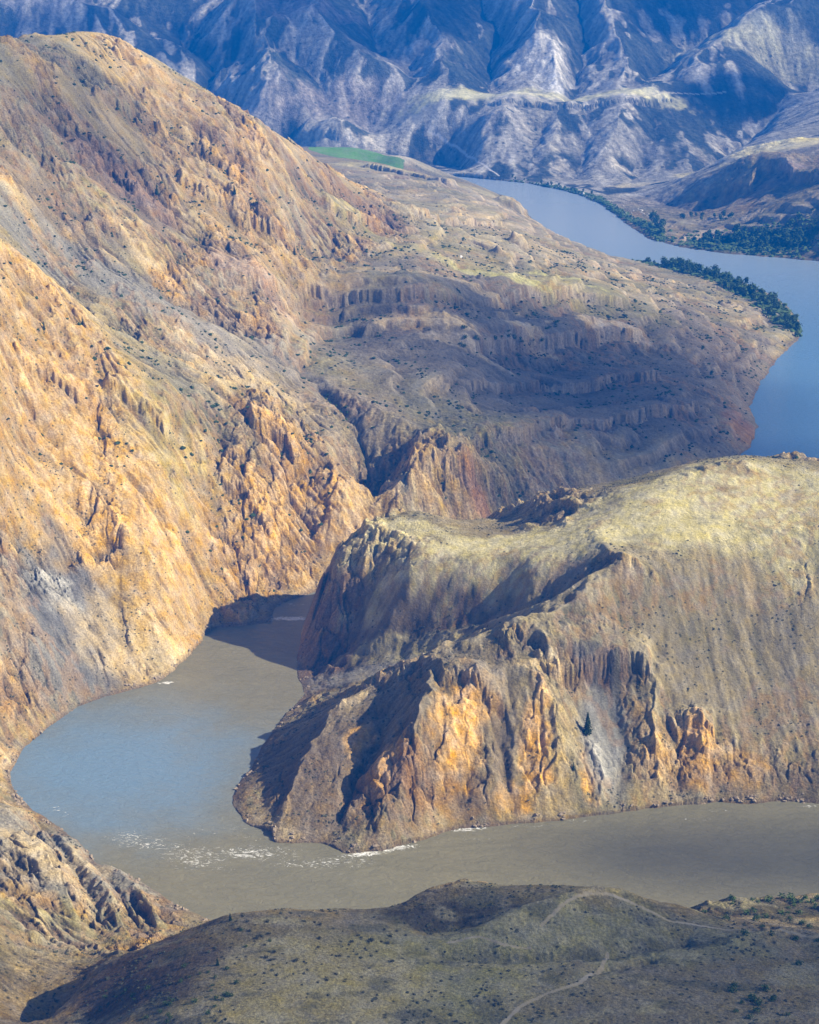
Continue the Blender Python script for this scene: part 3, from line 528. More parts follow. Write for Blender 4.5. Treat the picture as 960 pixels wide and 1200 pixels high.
# ------------------------------------------------------------------ which part of the place each piece of ground belongs to
def poly(*parts): return np.vstack(parts)
ia = bankA.index((400, 686)); ib = bankB.index((395, 703))
HEAD = poly(B[:bankB.index((960, 562)) + 1], np.array([[2000, 1500], [2000, 900]]))
cx = .5 * (X[1:, 1:] + X[:-1, :-1]); cy = .5 * (Y[1:, 1:] + Y[:-1, :-1])
frontline = A[:bankA.index((12, 905)) + 1]
FG = poly(frontline, np.array([[-2000, 900], [-2000, 100], [2000, 100], [2000, 700]]))
FARP = poly(B[bankB.index((960, 562)):], np.array([[-3000, 3800], [-3000, 9000], [8000, 9000], [8000, 1500], [2000, 1500]]))
div = np.array([world_hit(a, b, Z)[:2] for a, b in ((400,690),(425,612),(420,560),(385,500),(330,455),(330,400),(320,365),(360,338),(430,305),(470,280),(500,258),(420,215),(362,179))])
SLOPE = poly(div, np.array([[-250, 2400], [-3000, 3700], [-3000, 900], [-400, 900]]), A[bankA.index((12, 905)):ia])
reg = np.zeros(cx.shape, np.int8)
reg[inside(cx, cy, SLOPE)] = 1
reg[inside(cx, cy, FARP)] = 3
reg[inside(cx, cy, HEAD)] = 2
reg[inside(cx, cy, FG)] = 4
gul = np.array([W(*p) for p in ((240,1076,0),(200,1090,5),(150,1105,10),(100,1145,20),(80,1200,36))] + [[-150, 380], [-160, 100], [-2000, 100], [-2000, 900]] )
g2 = poly(gul, A[bankA.index((240, 1076)):bankA.index((12, 905)) + 1][::-1])
reg[(reg == 4) & inside(cx, cy, g2)] = 5
reg[fld[1:, 1:]] = 6; reg[tr_near[1:, 1:]] = 7; reg[(tr_far | tr_farb)[1:, 1:]] = 8
dead = (Z[1:, 1:] < -5) & (Z[:-1, :-1] < -5)
reg[dead] = -1

# ------------------------------------------------------------------ materials
def mat(name):
    m = bpy.data.materials.new(name); m.use_nodes = True; nt_ = m.node_tree; nt_.nodes.clear()
    out = nt_.nodes.new('ShaderNodeOutputMaterial'); return m, nt_, out
def node(t, ty, **kw):
    nd = t.nodes.new(ty)
    for k, v in kw.items():
        if k in nd.inputs: nd.inputs[k].default_value = v
        else: setattr(nd, k, v)
    return nd
def ground_mat(name, fine, spots, bumpd, spotcol=(.035, .042, .022, 1)):
    m, t, out = mat(name); Lk = t.links.new
    at = node(t, 'ShaderNodeAttribute', attribute_name='albedo')
    geo = node(t, 'ShaderNodeNewGeometry')
    a = node(t, 'ShaderNodeTexNoise', Scale=1 / fine, Detail=5.0, Roughness=.65); Lk(geo.outputs['Position'], a.inputs['Vector'])
    b = node(t, 'ShaderNodeTexNoise', Scale=1 / (fine * 7), Detail=4.0, Roughness=.6); Lk(geo.outputs['Position'], b.inputs['Vector'])
    r1 = node(t, 'ShaderNodeMapRange'); r1.inputs['From Min'].default_value = .3; r1.inputs['From Max'].default_value = .7; r1.inputs['To Min'].default_value = .52; r1.inputs['To Max'].default_value = 1.48
    Lk(a.outputs['Fac'], r1.inputs['Value'])
    mu = node(t, 'ShaderNodeVectorMath', operation='SCALE'); Lk(at.outputs['Color'], mu.inputs[0]); Lk(r1.outputs[0], mu.inputs['Scale'])
    hs_ = node(t, 'ShaderNodeHueSaturation'); Lk(mu.outputs[0], hs_.inputs['Color'])
    r2 = node(t, 'ShaderNodeMapRange'); r2.inputs['From Min'].default_value = .3; r2.inputs['From Max'].default_value = .7; r2.inputs['To Min'].default_value = .75; r2.inputs['To Max'].default_value = 1.35
    Lk(b.outputs['Fac'], r2.inputs['Value']); Lk(r2.outputs[0], hs_.inputs['Saturation'])
    colr = hs_.outputs[0]
    if spots:
        v = node(t, 'ShaderNodeTexVoronoi', Scale=1 / spots, Randomness=1.0); Lk(geo.outputs['Position'], v.inputs['Vector'])
        r3 = node(t, 'ShaderNodeMapRange'); r3.inputs['From Min'].default_value = .16; r3.inputs['From Max'].default_value = .34; r3.inputs['To Min'].default_value = 1; r3.inputs['To Max'].default_value = 0
        Lk(v.outputs['Distance'], r3.inputs['Value'])
        sb = node(t, 'ShaderNodeAttribute', attribute_name='scrub')
        c_ = node(t, 'ShaderNodeSeparateColor'); Lk(v.outputs['Color'], c_.inputs[0])
        lt = node(t, 'ShaderNodeMath', operation='LESS_THAN'); Lk(c_.outputs[0], lt.inputs[0]); Lk(sb.outputs['Fac'], lt.inputs[1])
        m3 = node(t, 'ShaderNodeMath', operation='MULTIPLY'); Lk(r3.outputs[0], m3.inputs[0]); Lk(lt.outputs[0], m3.inputs[1])
        m4 = node(t, 'ShaderNodeMath', operation='MULTIPLY'); Lk(m3.outputs[0], m4.inputs[0]); m4.inputs[1].default_value = .8
        mx = node(t, 'ShaderNodeMix', data_type='RGBA'); Lk(m4.outputs[0], mx.inputs['Factor']); Lk(colr, mx.inputs['A']); mx.inputs['B'].default_value = spotcol
        colr = mx.outputs['Result']
    rg = node(t, 'ShaderNodeAttribute', attribute_name='ruggedness'); mz = node(t, 'ShaderNodeMix', data_type='FLOAT'); Lk(rg.outputs['Fac'], mz.inputs['Factor']); mz.inputs['A'].default_value = 1.0; Lk(r1.outputs[0], mz.inputs['B']); Lk(mz.outputs['Result'], mu.inputs['Scale'])
    bs = node(t, 'ShaderNodeBsdfDiffuse', Roughness=.6); Lk(colr, bs.inputs['Color'])
    bn = node(t, 'ShaderNodeTexNoise', Scale=1 / (fine * 1.6), Detail=6.0, Roughness=.7); Lk(geo.outputs['Position'], bn.inputs['Vector'])
    bm_ = node(t, 'ShaderNodeBump', Strength=1.0, Distance=bumpd); Lk(bn.outputs['Fac'], bm_.inputs['Height']); Lk(bm_.outputs[0], bs.inputs['Normal']); Lk(rg.outputs['Fac'], bm_.inputs['Strength'])
    Lk(bs.outputs[0], out.inputs['Surface']); return m
m_near = ground_mat('dry_ground', 1.3, 3.2, 2.4)
m_mid = ground_mat('terrace_ground', 2.2, 6.5, 3.2)
m_far = ground_mat('hill_ground', 9.0, 14.0, 7.0)
m_track = ground_mat('track_dirt', 1.2, 0, .4)

# ------------------------------------------------------------------ build the ground meshes
scrub = np.clip(.30 + .5 * fbm(X / 60, Y / 60, 3, 71) - .35 * conv - .25 * (slope > .75), 0, .9).astype(np.float32)
scrub *= 1 - (.85 - .45 * LM) * sst(.3, .42, COL[..., 1]); scrub += .05 * LM ; scrub[fld] = 0
scrub[tr_near | tr_far] = 0
for a in ((600,1130,260,80,.1),(700,610,170,50,.6),(950,590,120,60,.6),(560,460,200,140,.3)):
    s, w = blob(*a[:4]); scrub[s] *= 1 - w * a[4]
sc_s, sc_w = blob(705, 850, 14, 34, 0, .2); scrub[sc_s] *= 1 - sc_w
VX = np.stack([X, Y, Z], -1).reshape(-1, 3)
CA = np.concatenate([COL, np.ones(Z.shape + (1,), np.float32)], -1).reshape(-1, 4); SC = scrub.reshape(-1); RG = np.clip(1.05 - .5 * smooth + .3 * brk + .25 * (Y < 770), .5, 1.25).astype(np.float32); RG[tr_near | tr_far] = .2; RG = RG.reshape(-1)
def mesh_from(name, verts, quads, material, attrs=None):
    me = bpy.data.meshes.new(name); me.vertices.add(len(verts)); me.vertices.foreach_set('co', verts.astype(np.float32).ravel())
    me.loops.add(quads.size); me.loops.foreach_set('vertex_index', quads.astype(np.int32).ravel())
    k = quads.shape[1]; me.polygons.add(len(quads)); me.polygons.foreach_set('loop_start', np.arange(0, quads.size, k, dtype=np.int32))
    try: me.polygons.foreach_set('loop_total', np.full(len(quads), k, np.int32))
    except Exception: pass
    me.polygons.foreach_set('use_smooth', np.ones(len(quads), bool))
    for an, (ty, arr) in (attrs or {}).items():
        at = me.attributes.new(an, ty, 'POINT'); at.data.foreach_set('color' if ty == 'FLOAT_COLOR' else 'value', arr.astype(np.float32).ravel())
    me.update(calc_edges=True); me.materials.append(material)
    o = bpy.data.objects.new(name, me); col.objects.link(o); return o
idx = np.arange(nr * nt).reshape(nr, nt)
quad = np.stack([idx[:-1, :-1], idx[:-1, 1:], idx[1:, 1:], idx[1:, :-1]], -1)
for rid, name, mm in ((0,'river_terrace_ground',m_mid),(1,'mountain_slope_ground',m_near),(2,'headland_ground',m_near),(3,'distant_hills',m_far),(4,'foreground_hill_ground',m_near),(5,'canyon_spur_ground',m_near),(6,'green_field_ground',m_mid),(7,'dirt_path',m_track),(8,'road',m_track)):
    q = quad[reg == rid]
    if not len(q): continue
    u, inv = np.unique(q, return_inverse=True); inv = inv.reshape(q.shape)
    o = mesh_from(name, VX[u], inv[:, ::-1], mm, {'albedo': ('FLOAT_COLOR', CA[u]), 'scrub': ('FLOAT', SC[u]), 'ruggedness': ('FLOAT', RG[u])})
    o['kind'] = 'structure'
print('meshes', time.time() - T0)

# ------------------------------------------------------------------ water
Rw = axis([(700, 1.2), (1000, 1.2), (1500, 4), (2500, 10), (4200, 25)], min(Q * 1.5, 1)); Tw = axis([(-.5, .004), (-.27, .0013), (.27, .0013), (.9, .006)], min(Q * 1.5, 1))
XW = Rw[:, None] * np.sin(Tw)[None]; YW = Rw[:, None] * np.cos(Tw)[None]
DW = seg_dist(XW.astype(np.float32), YW.astype(np.float32), RIV, True); INW = inside(XW, YW, RIV)
keep = INW | (DW < 25); keepq = keep[1:, 1:] & keep[:-1, :-1] & keep[1:, :-1] & keep[:-1, 1:]
FO = np.zeros(XW.shape, np.float32)
for px, py, rx, ry, rot, k in ((450,995,22,5,10,1),(430,1000,16,4,10,1),(550,972,14,3,10,.9),(230,1005,30,16,-20,.6),(160,985,26,12,-20,.6),(300,1000,30,10,0,.7),(360,1012,30,6,0,.6),(400,1010,24,8,0,.6),(70,950,14,5,-40,.5),(340,725,22,5,0,1),(350,708,14,6,0,.5),(196,800,8,2.5,10,1),(110,850,14,2,0,.4),
                            (540,985,30,6,0,.4),(620,968,14,2,0,.6),(680,962,18,3,0,.5),(820,960,16,3,0,.5),(840,950,12,2,0,.6),(950,945,14,3,0,.6),(140,1035,30,8,-20,.35),(260,975,40,14,0,.35),(640,990,40,8,0,.25),(220,960,30,10,0,.3),(345,780,5,14,0,.4)):
    c = W(px, py, 0); a = math.radians(rot); x = XW - c[0]; y = YW - c[1]
    e = np.sqrt(((x * math.cos(a) + y * math.sin(a)) / rx) ** 2 + ((-x * math.sin(a) + y * math.cos(a)) / ry) ** 2)
    FO = np.maximum(FO, k * sst(1.5, .3, e))
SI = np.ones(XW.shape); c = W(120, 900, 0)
SI -= .75 * sst(1.6, .2, np.sqrt(((XW - c[0]) / 95) ** 2 + ((YW - c[1]) / 85) ** 2) + .3 * fbm(XW / 30, YW / 30, 3, 700)); SI -= 1.0 * sst(1050, 1500, YW); SI = np.clip(SI, 0, 1)  # full is silt brown; lower values bring in the painted sky blue
iw = np.arange(XW.size).reshape(XW.shape); qw = np.stack([iw[:-1, :-1], iw[1:, :-1], iw[1:, 1:], iw[:-1, 1:]], -1)[keepq]
u, inv = np.unique(qw, return_inverse=True); inv = inv.reshape(qw.shape)
m_w, t, out = mat('river_water'); Lk = t.links.new
geo = node(t, 'ShaderNodeNewGeometry'); fo = node(t, 'ShaderNodeAttribute', attribute_name='foam')
mp = node(t, 'ShaderNodeMapping'); mp.inputs['Scale'].default_value = (1, 2.2, 1); mp.inputs['Rotation'].default_value = (0, 0, .25); Lk(geo.outputs['Position'], mp.inputs['Vector'])
wn = node(t, 'ShaderNodeTexNoise', Scale=.16, Detail=5.0, Roughness=.6, Distortion=.8); Lk(mp.outputs[0], wn.inputs['Vector'])
wn2 = node(t, 'ShaderNodeTexNoise', Scale=.03, Detail=7.0, Roughness=.62, Distortion=1.6); Lk(mp.outputs[0], wn2.inputs['Vector'])
fn = node(t, 'ShaderNodeTexNoise', Scale=.13, Detail=8.0, Roughness=.72, Distortion=3.0); Lk(mp.outputs[0], fn.inputs['Vector'])
add = node(t, 'ShaderNodeMath', operation='MULTIPLY_ADD'); Lk(fo.outputs['Fac'], add.inputs[0]); add.inputs[1].default_value = .29; Lk(fn.outputs['Fac'], add.inputs[2])
fr_ = node(t, 'ShaderNodeMapRange'); fr_.inputs['From Min'].default_value = .72; fr_.inputs['From Max'].default_value = .80; Lk(add.outputs[0], fr_.inputs['Value'])
cr = node(t, 'ShaderNodeMix', data_type='RGBA'); cr.inputs['A'].default_value = (.135, .13, .08, 1); cr.inputs['B'].default_value = (.225, .21, .13, 1); Lk(wn2.outputs['Fac'], cr.inputs['Factor'])
cf = node(t, 'ShaderNodeMix', data_type='RGBA'); cf.inputs['B'].default_value = (.75, .77, .76, 1); Lk(fr_.outputs[0], cf.inputs['Factor'])
si = node(t, 'ShaderNodeAttribute', attribute_name='silt_sky_mix'); cb = node(t, 'ShaderNodeMix', data_type='RGBA'); Lk(si.outputs['Fac'], cb.inputs['Factor']); re_ = node(t, 'ShaderNodeAttribute', attribute_name='reach'); ca_ = node(t, 'ShaderNodeMix', data_type='RGBA'); Lk(re_.outputs['Fac'], ca_.inputs['Factor']); ca_.inputs['A'].default_value = (.13, .25, .40, 1); ca_.inputs['B'].default_value = (.34, .42, .50, 1); Lk(ca_.outputs['Result'], cb.inputs['A']); Lk(cr.outputs['Result'], cb.inputs['B']); Lk(cb.outputs['Result'], cf.inputs['A'])  # blue of the pool and far river is sky reflection painted into the colour
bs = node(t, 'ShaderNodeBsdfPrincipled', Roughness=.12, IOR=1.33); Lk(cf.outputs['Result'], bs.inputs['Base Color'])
bp = node(t, 'ShaderNodeBump', Strength=.8, Distance=1.0); Lk(wn.outputs['Fac'], bp.inputs['Height']); Lk(bp.outputs[0], bs.inputs['Normal']); Lk(bs.outputs[0], out.inputs['Surface'])
wv = np.stack([XW.ravel(), YW.ravel(), np.zeros(XW.size)], -1)
wo = mesh_from('river_water', wv[u], inv[:, ::-1], m_w, {'foam': ('FLOAT', FO.ravel()[u]), 'silt_sky_mix': ('FLOAT', SI.ravel()[u]), 'reach': ('FLOAT', sst(1850, 2900, YW).ravel()[u])}); wo['kind'] = 'structure'
print('water', time.time() - T0)
# ------------------------------------------------------------------ plants, boulders, clouds
def gz(x, y):
    r = np.hypot(x, y); t = np.arctan2(x, y); a = np.interp(r, R, np.arange(nr)); b = np.interp(t, TH, np.arange(nt))
    i = np.clip(a.astype(int), 0, nr - 2); j = np.clip(b.astype(int), 0, nt - 2); fa = a - i; fb = b - j
    return Z[i, j] * (1 - fa) * (1 - fb) + Z[i + 1, j] * fa * (1 - fb) + Z[i, j + 1] * (1 - fa) * fb + Z[i + 1, j + 1] * fa * fb
def gz1(x, y): return float(gz(np.array([x]), np.array([y]))[0])
def leaf_mat(name, c, c2):
    m, t, out = mat(name); g_ = node(t, 'ShaderNodeNewGeometry'); n_ = node(t, 'ShaderNodeTexNoise', Scale=.9, Detail=3.0); t.links.new(g_.outputs['Position'], n_.inputs['Vector'])
    mx = node(t, 'ShaderNodeMix', data_type='RGBA'); mx.inputs['A'].default_value = (*c, 1); mx.inputs['B'].default_value = (*c2, 1); t.links.new(n_.outputs['Fac'], mx.inputs['Factor'])
    b_ = node(t, 'ShaderNodeBsdfDiffuse'); t.links.new(mx.outputs['Result'], b_.inputs['Color']); t.links.new(b_.outputs[0], out.inputs['Surface']); return m
m_con = leaf_mat('conifer_needles', (.025, .05, .018), (.06, .085, .03)); m_leaf = leaf_mat('broadleaf', (.04, .08, .025), (.12, .175, .055)); m_bush = leaf_mat('bush_leaves', (.05, .085, .025), (.12, .17, .05))
m_sage = leaf_mat('sagebrush_leaves', (.05, .055, .03), (.12, .12, .075)); m_bark = leaf_mat('bark', (.09, .06, .04), (.14, .10, .07)); m_stone = leaf_mat('pale_stone', (.5, .48, .45), (.68, .66, .62))
def leaves(cent, rad, n_, size, seed, shell=.55):          # n_ small leaf-clump faces through an ellipsoid
    g_ = np.random.default_rng(seed); d = g_.normal(size=(n_, 3)); d /= np.linalg.norm(d, axis=1)[:, None]
    p = d * (g_.uniform(shell, 1, (n_, 1))) * np.array(rad) * (1 + .18 * np.sin(d[:, :1] * 5 + seed)) + np.array(cent)
    u_ = g_.normal(size=(n_, 3)); u_ /= np.linalg.norm(u_, axis=1)[:, None]; v_ = np.cross(u_, d + .6 * g_.normal(size=(n_, 3))); v_ /= np.linalg.norm(v_, axis=1)[:, None]
    sz = size * g_.uniform(.6, 1.3, (n_, 1)); q = np.stack([p - u_ * sz, p - v_ * sz * .7, p + u_ * sz, p + v_ * sz * .7], 1)
    return q.reshape(-1, 3), np.arange(n_ * 4).reshape(-1, 4)
def tube(p0, p1, r0, r1, k=6):
    a = np.arange(k) * 2 * math.pi / k; c = np.stack([np.cos(a), np.sin(a), 0 * a], 1)
    v = np.vstack([np.array(p0) + c * r0, np.array(p1) + c * r1]); return v, np.array([(i, (i + 1) % k, (i + 1) % k + k, i + k) for i in range(k)])
def joinm(ps):
    vs_, qs_, o_ = [], [], 0
    for v, q in ps: vs_.append(v); qs_.append(q + o_); o_ += len(v)
    return np.vstack(vs_), np.vstack(qs_)
def free_mesh(name, vq, m):
    o = mesh_from(name, vq[0], vq[1], m); return o
def prop(o, label, cat, group=None):
    o['label'] = label; o['category'] = cat
    if group: o['group'] = group
def conifer(h, seed):
    g_ = np.random.default_rng(seed); ps = []
    for k in range(int(11 + h)):
        f = k / (10 + h); z_ = h * (.1 + .88 * f); rr = h * .2 * (1 - f) ** .8 + .15
        ps.append(leaves((g_.normal() * .08 * rr, g_.normal() * .08 * rr, z_ - .1 * rr), (rr, rr, h * .045), int(46 * (1 - f) + 10), .05 * h * (1 - .5 * f), seed * 50 + k, .15))
    return joinm(ps)
def plant_at(o, x, y, s_=1, dz=-.1):
    o.location = (x, y, gz1(x, y) + dz); o.rotation_euler = (0, 0, random.random() * 6.28); o.scale = (s_, s_, s_ * random.uniform(.85, 1.15))
for px, py, h, lab in ((688,860,15,'tall dark conifer standing alone on the grey scree of the headland'), (672,903,5.5,'small young conifer below the tall one on the headland scree'), (184,230,11,'dark conifer on the upper mountain slope beside a dark outcrop, left one of two'),
                       (275,232,10,'dark conifer on the upper mountain slope, right one of two near an orange crag'), (52,388,7,'bushy conifer on the ochre slope at the left edge'), (97,380,6,'low dark conifer on the ochre slope, right of the bushy one'),
                       (345,300,9,'dark conifer below the crags where slope meets terrace'), (270,1079,4,'small dark conifer on the crest of the foreground hill beside the river'), (255,1132,4,'small conifer on the shaded flank of the foreground hill')):
    c = world_hit(px, py, Z); e = bpy.data.objects.new('conifer', None); col.objects.link(e); e.location = (c[0], c[1], c[2] - .2); prop(e, lab, 'tree')
    k = free_mesh('crown', conifer(h, int(px)), m_con); k.parent = e
    k = free_mesh('trunk', tube((0, 0, -.5), (0, 0, h * .95), h * .022, h * .004), m_bark); k.parent = e
# tree belts by the far water
protos = []
for k in range(4):
    hh = [9, 7.5, 10, 6][k]
    v, q = joinm([leaves((0, 0, hh * .55), (hh * .38, hh * .38, hh * .42), 120, .9, 100 + k, .3), leaves((hh * .18, .1, hh * .75), (hh * .22, hh * .25, hh * .22), 50, .8, 130 + k, .3), tube((0, 0, -.6), (0, 0, hh * .6), .3, .1)])
    protos.append([v, q])
def belt(line, n_, wid, label, group, s0=1.0, name='riverside_tree'):
    P = [np.array([*W(a, b, 1.0)]) for a, b in line]; first = {}
    got = 0; tries = 0
    while got < n_ and tries < n_ * 8:
        tries += 1; k = random.randrange(len(P) - 1); f = random.random(); p = P[k] * (1 - f) + P[k + 1] * f; p = p + np.array([random.gauss(0, wid / 2), random.gauss(0, wid / 2)])
        z_ = gz1(*p)
        if z_ < .25 or fbm(np.array([p[0] / 22.]), np.array([p[1] / 22.]), 2, 501)[0] < -.45: continue
        v = random.randrange(4)
        if v not in first: o = free_mesh(name, protos[v], m_leaf); first[v] = o
        else: o = first[v].copy(); col.objects.link(o)
        plant_at(o, p[0], p[1], s0 * random.uniform(.6, 1.2)); prop(o, label, 'tree', group); got += 1
belt([(770,313),(800,319),(835,331),(870,346),(900,364),(925,382),(932,392)], 140, 22, 'dark green tree in the belt along the inside shore of the river bend', 'trees along the inside shore of the bend', 1.5)
belt([(825,284),(860,288),(900,292),(940,296)], 100, 34, 'dark green tree in the thick grove on the flat across the river bend', 'trees of the grove across the river', 1.5)
belt([(764,262),(770,272),(776,282)], 12, 12, 'dark green tree in the small clump at the water across the river', 'trees of the small clump across the river', 1.9)
belt([(800,258),(830,268),(860,270)], 14, 18, 'small tree scattered behind the grove across the river', 'scattered trees behind the grove', 1.3)
belt([(600,212),(650,219),(695,230),(720,248),(750,268)], 34, 12, 'low dark tree in the line fringing the far river shore', 'shore trees fringing the far river', .7)
belt([(604,232),(618,246),(624,252)], 5, 8, 'green tree at the foot of the terrace point on the near side of the far river', 'trees at the foot of the terrace point', .9)
# foreground bushes
bprot = [joinm([leaves((0, 0, .7), (1.2, 1.1, .8), 90, .2, 200 + k, .3), leaves((.7, .2, .5), (.7, .7, .5), 40, .2, 230 + k, .3)]) for k in range(3)]
def bushes(cent, n_, rad, label, group, s0, mm, cat='bush'):
    first = {}
    for _ in range(n_):
        a = cent[random.randrange(len(cent))]; c = world_hit(a[0] + random.gauss(0, rad), a[1] + random.gauss(0, rad * .7), Z)
        if c[2] < 2: continue
        v = random.randrange(3)
        if v not in first: o = free_mesh('bush', bprot[v], mm); first[v] = o
        else: o = first[v].copy(); col.objects.link(o)
        plant_at(o, c[0], c[1], s0 * random.uniform(.6, 1.3)); prop(o, label, cat, group)
bushes([(255,1155),(205,1180),(188,1195),(258,1175),(150,1170),(230,1150),(290,1100)], 42, 14, 'bright green bush on the shaded left flank of the foreground hill', 'green bushes on the shaded flank', 1.0, m_bush)
bushes([(890,1178),(870,1165),(905,1165),(935,1145),(925,1180),(885,1182),(860,1185)], 14, 12, 'dark rounded bush on the bare ground at the lower right corner', 'dark bushes at the lower right', 1.5, m_leaf)
bushes([(300,1085),(360,1085),(400,1110),(440,1100),(330,1110)], 40, 18, 'low grey green bush scattered on the grassy top of the foreground hill', 'bushes on the grassy hilltop', .8, m_sage)
bushes([(880,1060),(930,1075),(850,1055),(950,1060)], 55, 22, 'dark bush in the thicket on the river bank behind the foreground hill', 'thicket bushes by the near river bank', 1.5, m_leaf)
bushes([(595,405),(570,400),(545,400),(640,395)], 26, 14, 'dark bush on the slope below the middle terrace edge', 'bushes below the middle terrace', 2.2, m_leaf)
# sagebrush: uncountable
def scatter(n_, r_lo, r_hi, s_lo, s_hi):
    g_ = np.random.default_rng(5); r_ = np.sqrt(g_.uniform(r_lo ** 2, r_hi ** 2, n_)); t_ = g_.uniform(-.27, .27, n_); x = r_ * np.sin(t_); y = r_ * np.cos(t_)
    i = np.clip(np.searchsorted(R, r_), 0, nr - 1); j = np.clip(np.searchsorted(TH, t_), 0, nt - 1)
    k = (g_.random(n_) < scrub[i, j] * 1.1) & (gz(x, y) > 2.5) & (fbm(x / 25, y / 25, 3, 503) > g_.uniform(-.1, .6, n_)); return x[k], y[k], g_.uniform(s_lo, s_hi, k.sum())
ico = np.array([(0,0,1),(.89,0,.45),(.28,.85,.45),(-.72,.53,.45),(-.72,-.53,.45),(.28,-.85,.45),(.72,.53,-.3),(-.28,.85,-.3),(-.89,0,-.3),(-.28,-.85,-.3),(.72,-.53,-.3)])
icof = np.array([(0,1,2),(0,2,3),(0,3,4),(0,4,5),(0,5,1),(1,6,2),(2,7,3),(3,8,4),(4,9,5),(5,10,1),(2,6,7),(3,7,8),(4,8,9),(5,9,10),(1,10,6)])
def clumps(name, x, y, s_, m):
    g_ = np.random.default_rng(9); n_ = len(x); v = ico[None] * (1 + .35 * g_.normal(size=(n_, 11, 1))).clip(.4, 1.7) * s_[:, None, None] * np.array([1, 1, .7])
    v[..., 0] += x[:, None]; v[..., 1] += y[:, None]; v[..., 2] += gz(x, y)[:, None] + .1 * s_[:, None]
    o = mesh_from(name, v.reshape(-1, 3), (icof[None] + 11 * np.arange(n_)[:, None, None]).reshape(-1, 3), m); o['kind'] = 'stuff'; o.data.polygons.foreach_set('use_smooth', np.zeros(n_ * 15, bool))
x_, y_, s_ = scatter(110000, 480, 1150, .3, .85); clumps('sagebrush', x_, y_, s_, m_sage)
x_, y_, s_ = scatter(120000, 1150, 2300, .6, 2.0); clumps('slope_scrub', x_, y_, s_, m_con)
g_ = np.random.default_rng(77); bx = []; 
for P_ in (A, B):
    for a_, b_ in zip(P_[:-1], P_[1:]):
        if min(a_[1], b_[1]) < 1250:
            n_ = int(np.linalg.norm(b_ - a_) * 4.5); t_ = g_.random(n_)[:, None]; bx.append(a_ * (1 - t_) + b_ * t_ + g_.normal(0, 3.2, (n_, 2)))
bx = np.vstack(bx); zz = gz(bx[:, 0], bx[:, 1]); bx = bx[(fbm(bx[:, 0] / 12, bx[:, 1] / 12, 3, 970) > g_.uniform(0, .4, len(bx))) & (zz > -.5) & (zz < 4) & (np.abs(bx[:, 0]) < 420)]
m_rub = leaf_mat('rubble_stone', (.16, .125, .09), (.40, .33, .24)); clumps('bank_rubble', bx[:, 0], bx[:, 1], g_.uniform(.3, 1.0, len(bx)) ** 2 * 1.5, m_rub)
tb_ = []
for line, n_, wd in (([(765,312),(800,319),(835,330),(870,345),(900,362),(925,380),(933,391)], 2600, 12), ([(822,285),(860,289),(900,293),(945,297)], 2200, 26), ([(600,213),(650,220),(700,233),(725,250),(760,268),(778,284)], 1300, 7)):
    Q_ = [W(a, b, 1.0) for a, b in line]
    for a_, b_ in zip(Q_[:-1], Q_[1:]):
        t_ = g_.random(n_ // (len(Q_) - 1))[:, None]; tb_.append(a_ * (1 - t_) + b_ * t_ + g_.normal(0, wd, (len(t_), 2)))
tb_ = np.vstack(tb_); tb_ = tb_[gz(tb_[:, 0], tb_[:, 1]) > .3]
clumps('riverside_thicket', tb_[:, 0], tb_[:, 1], g_.uniform(1.2, 3.6, len(tb_)), m_leaf)
# pale boulders
rprot = []
for k in range(3):
    g_ = np.random.default_rng(300 + k); rprot.append((ico * (1 + .25 * g_.normal(size=(11, 1))).clip(.5, 1.5) * np.array([1, .8, .6]), icof))
def boulder(px, py, s_, label, group=None):
    c = world_hit(px, py, Z); o = free_mesh('boulder', rprot[random.randrange(3)], m_stone); o.data.polygons.foreach_set('use_smooth', np.zeros(15, bool))
    o.location = (c[0], c[1], c[2] + .15 * s_); o.scale = (s_,) * 3; o.rotation_euler = (0, 0, random.random() * 6); prop(o, label, 'boulder', group)
boulder(684, 228, 6, 'single white boulder at the water edge of the far shore'); boulder(540, 302, 3.5, 'lone pale boulder lying on the green terrace below the dark knolls')
for _ in range(26): boulder(random.gauss(742, 14), random.gauss(252, 4), random.uniform(1.0, 3.0), 'pale boulder in the rocky patch on the far shore', 'pale boulders on the far shore')
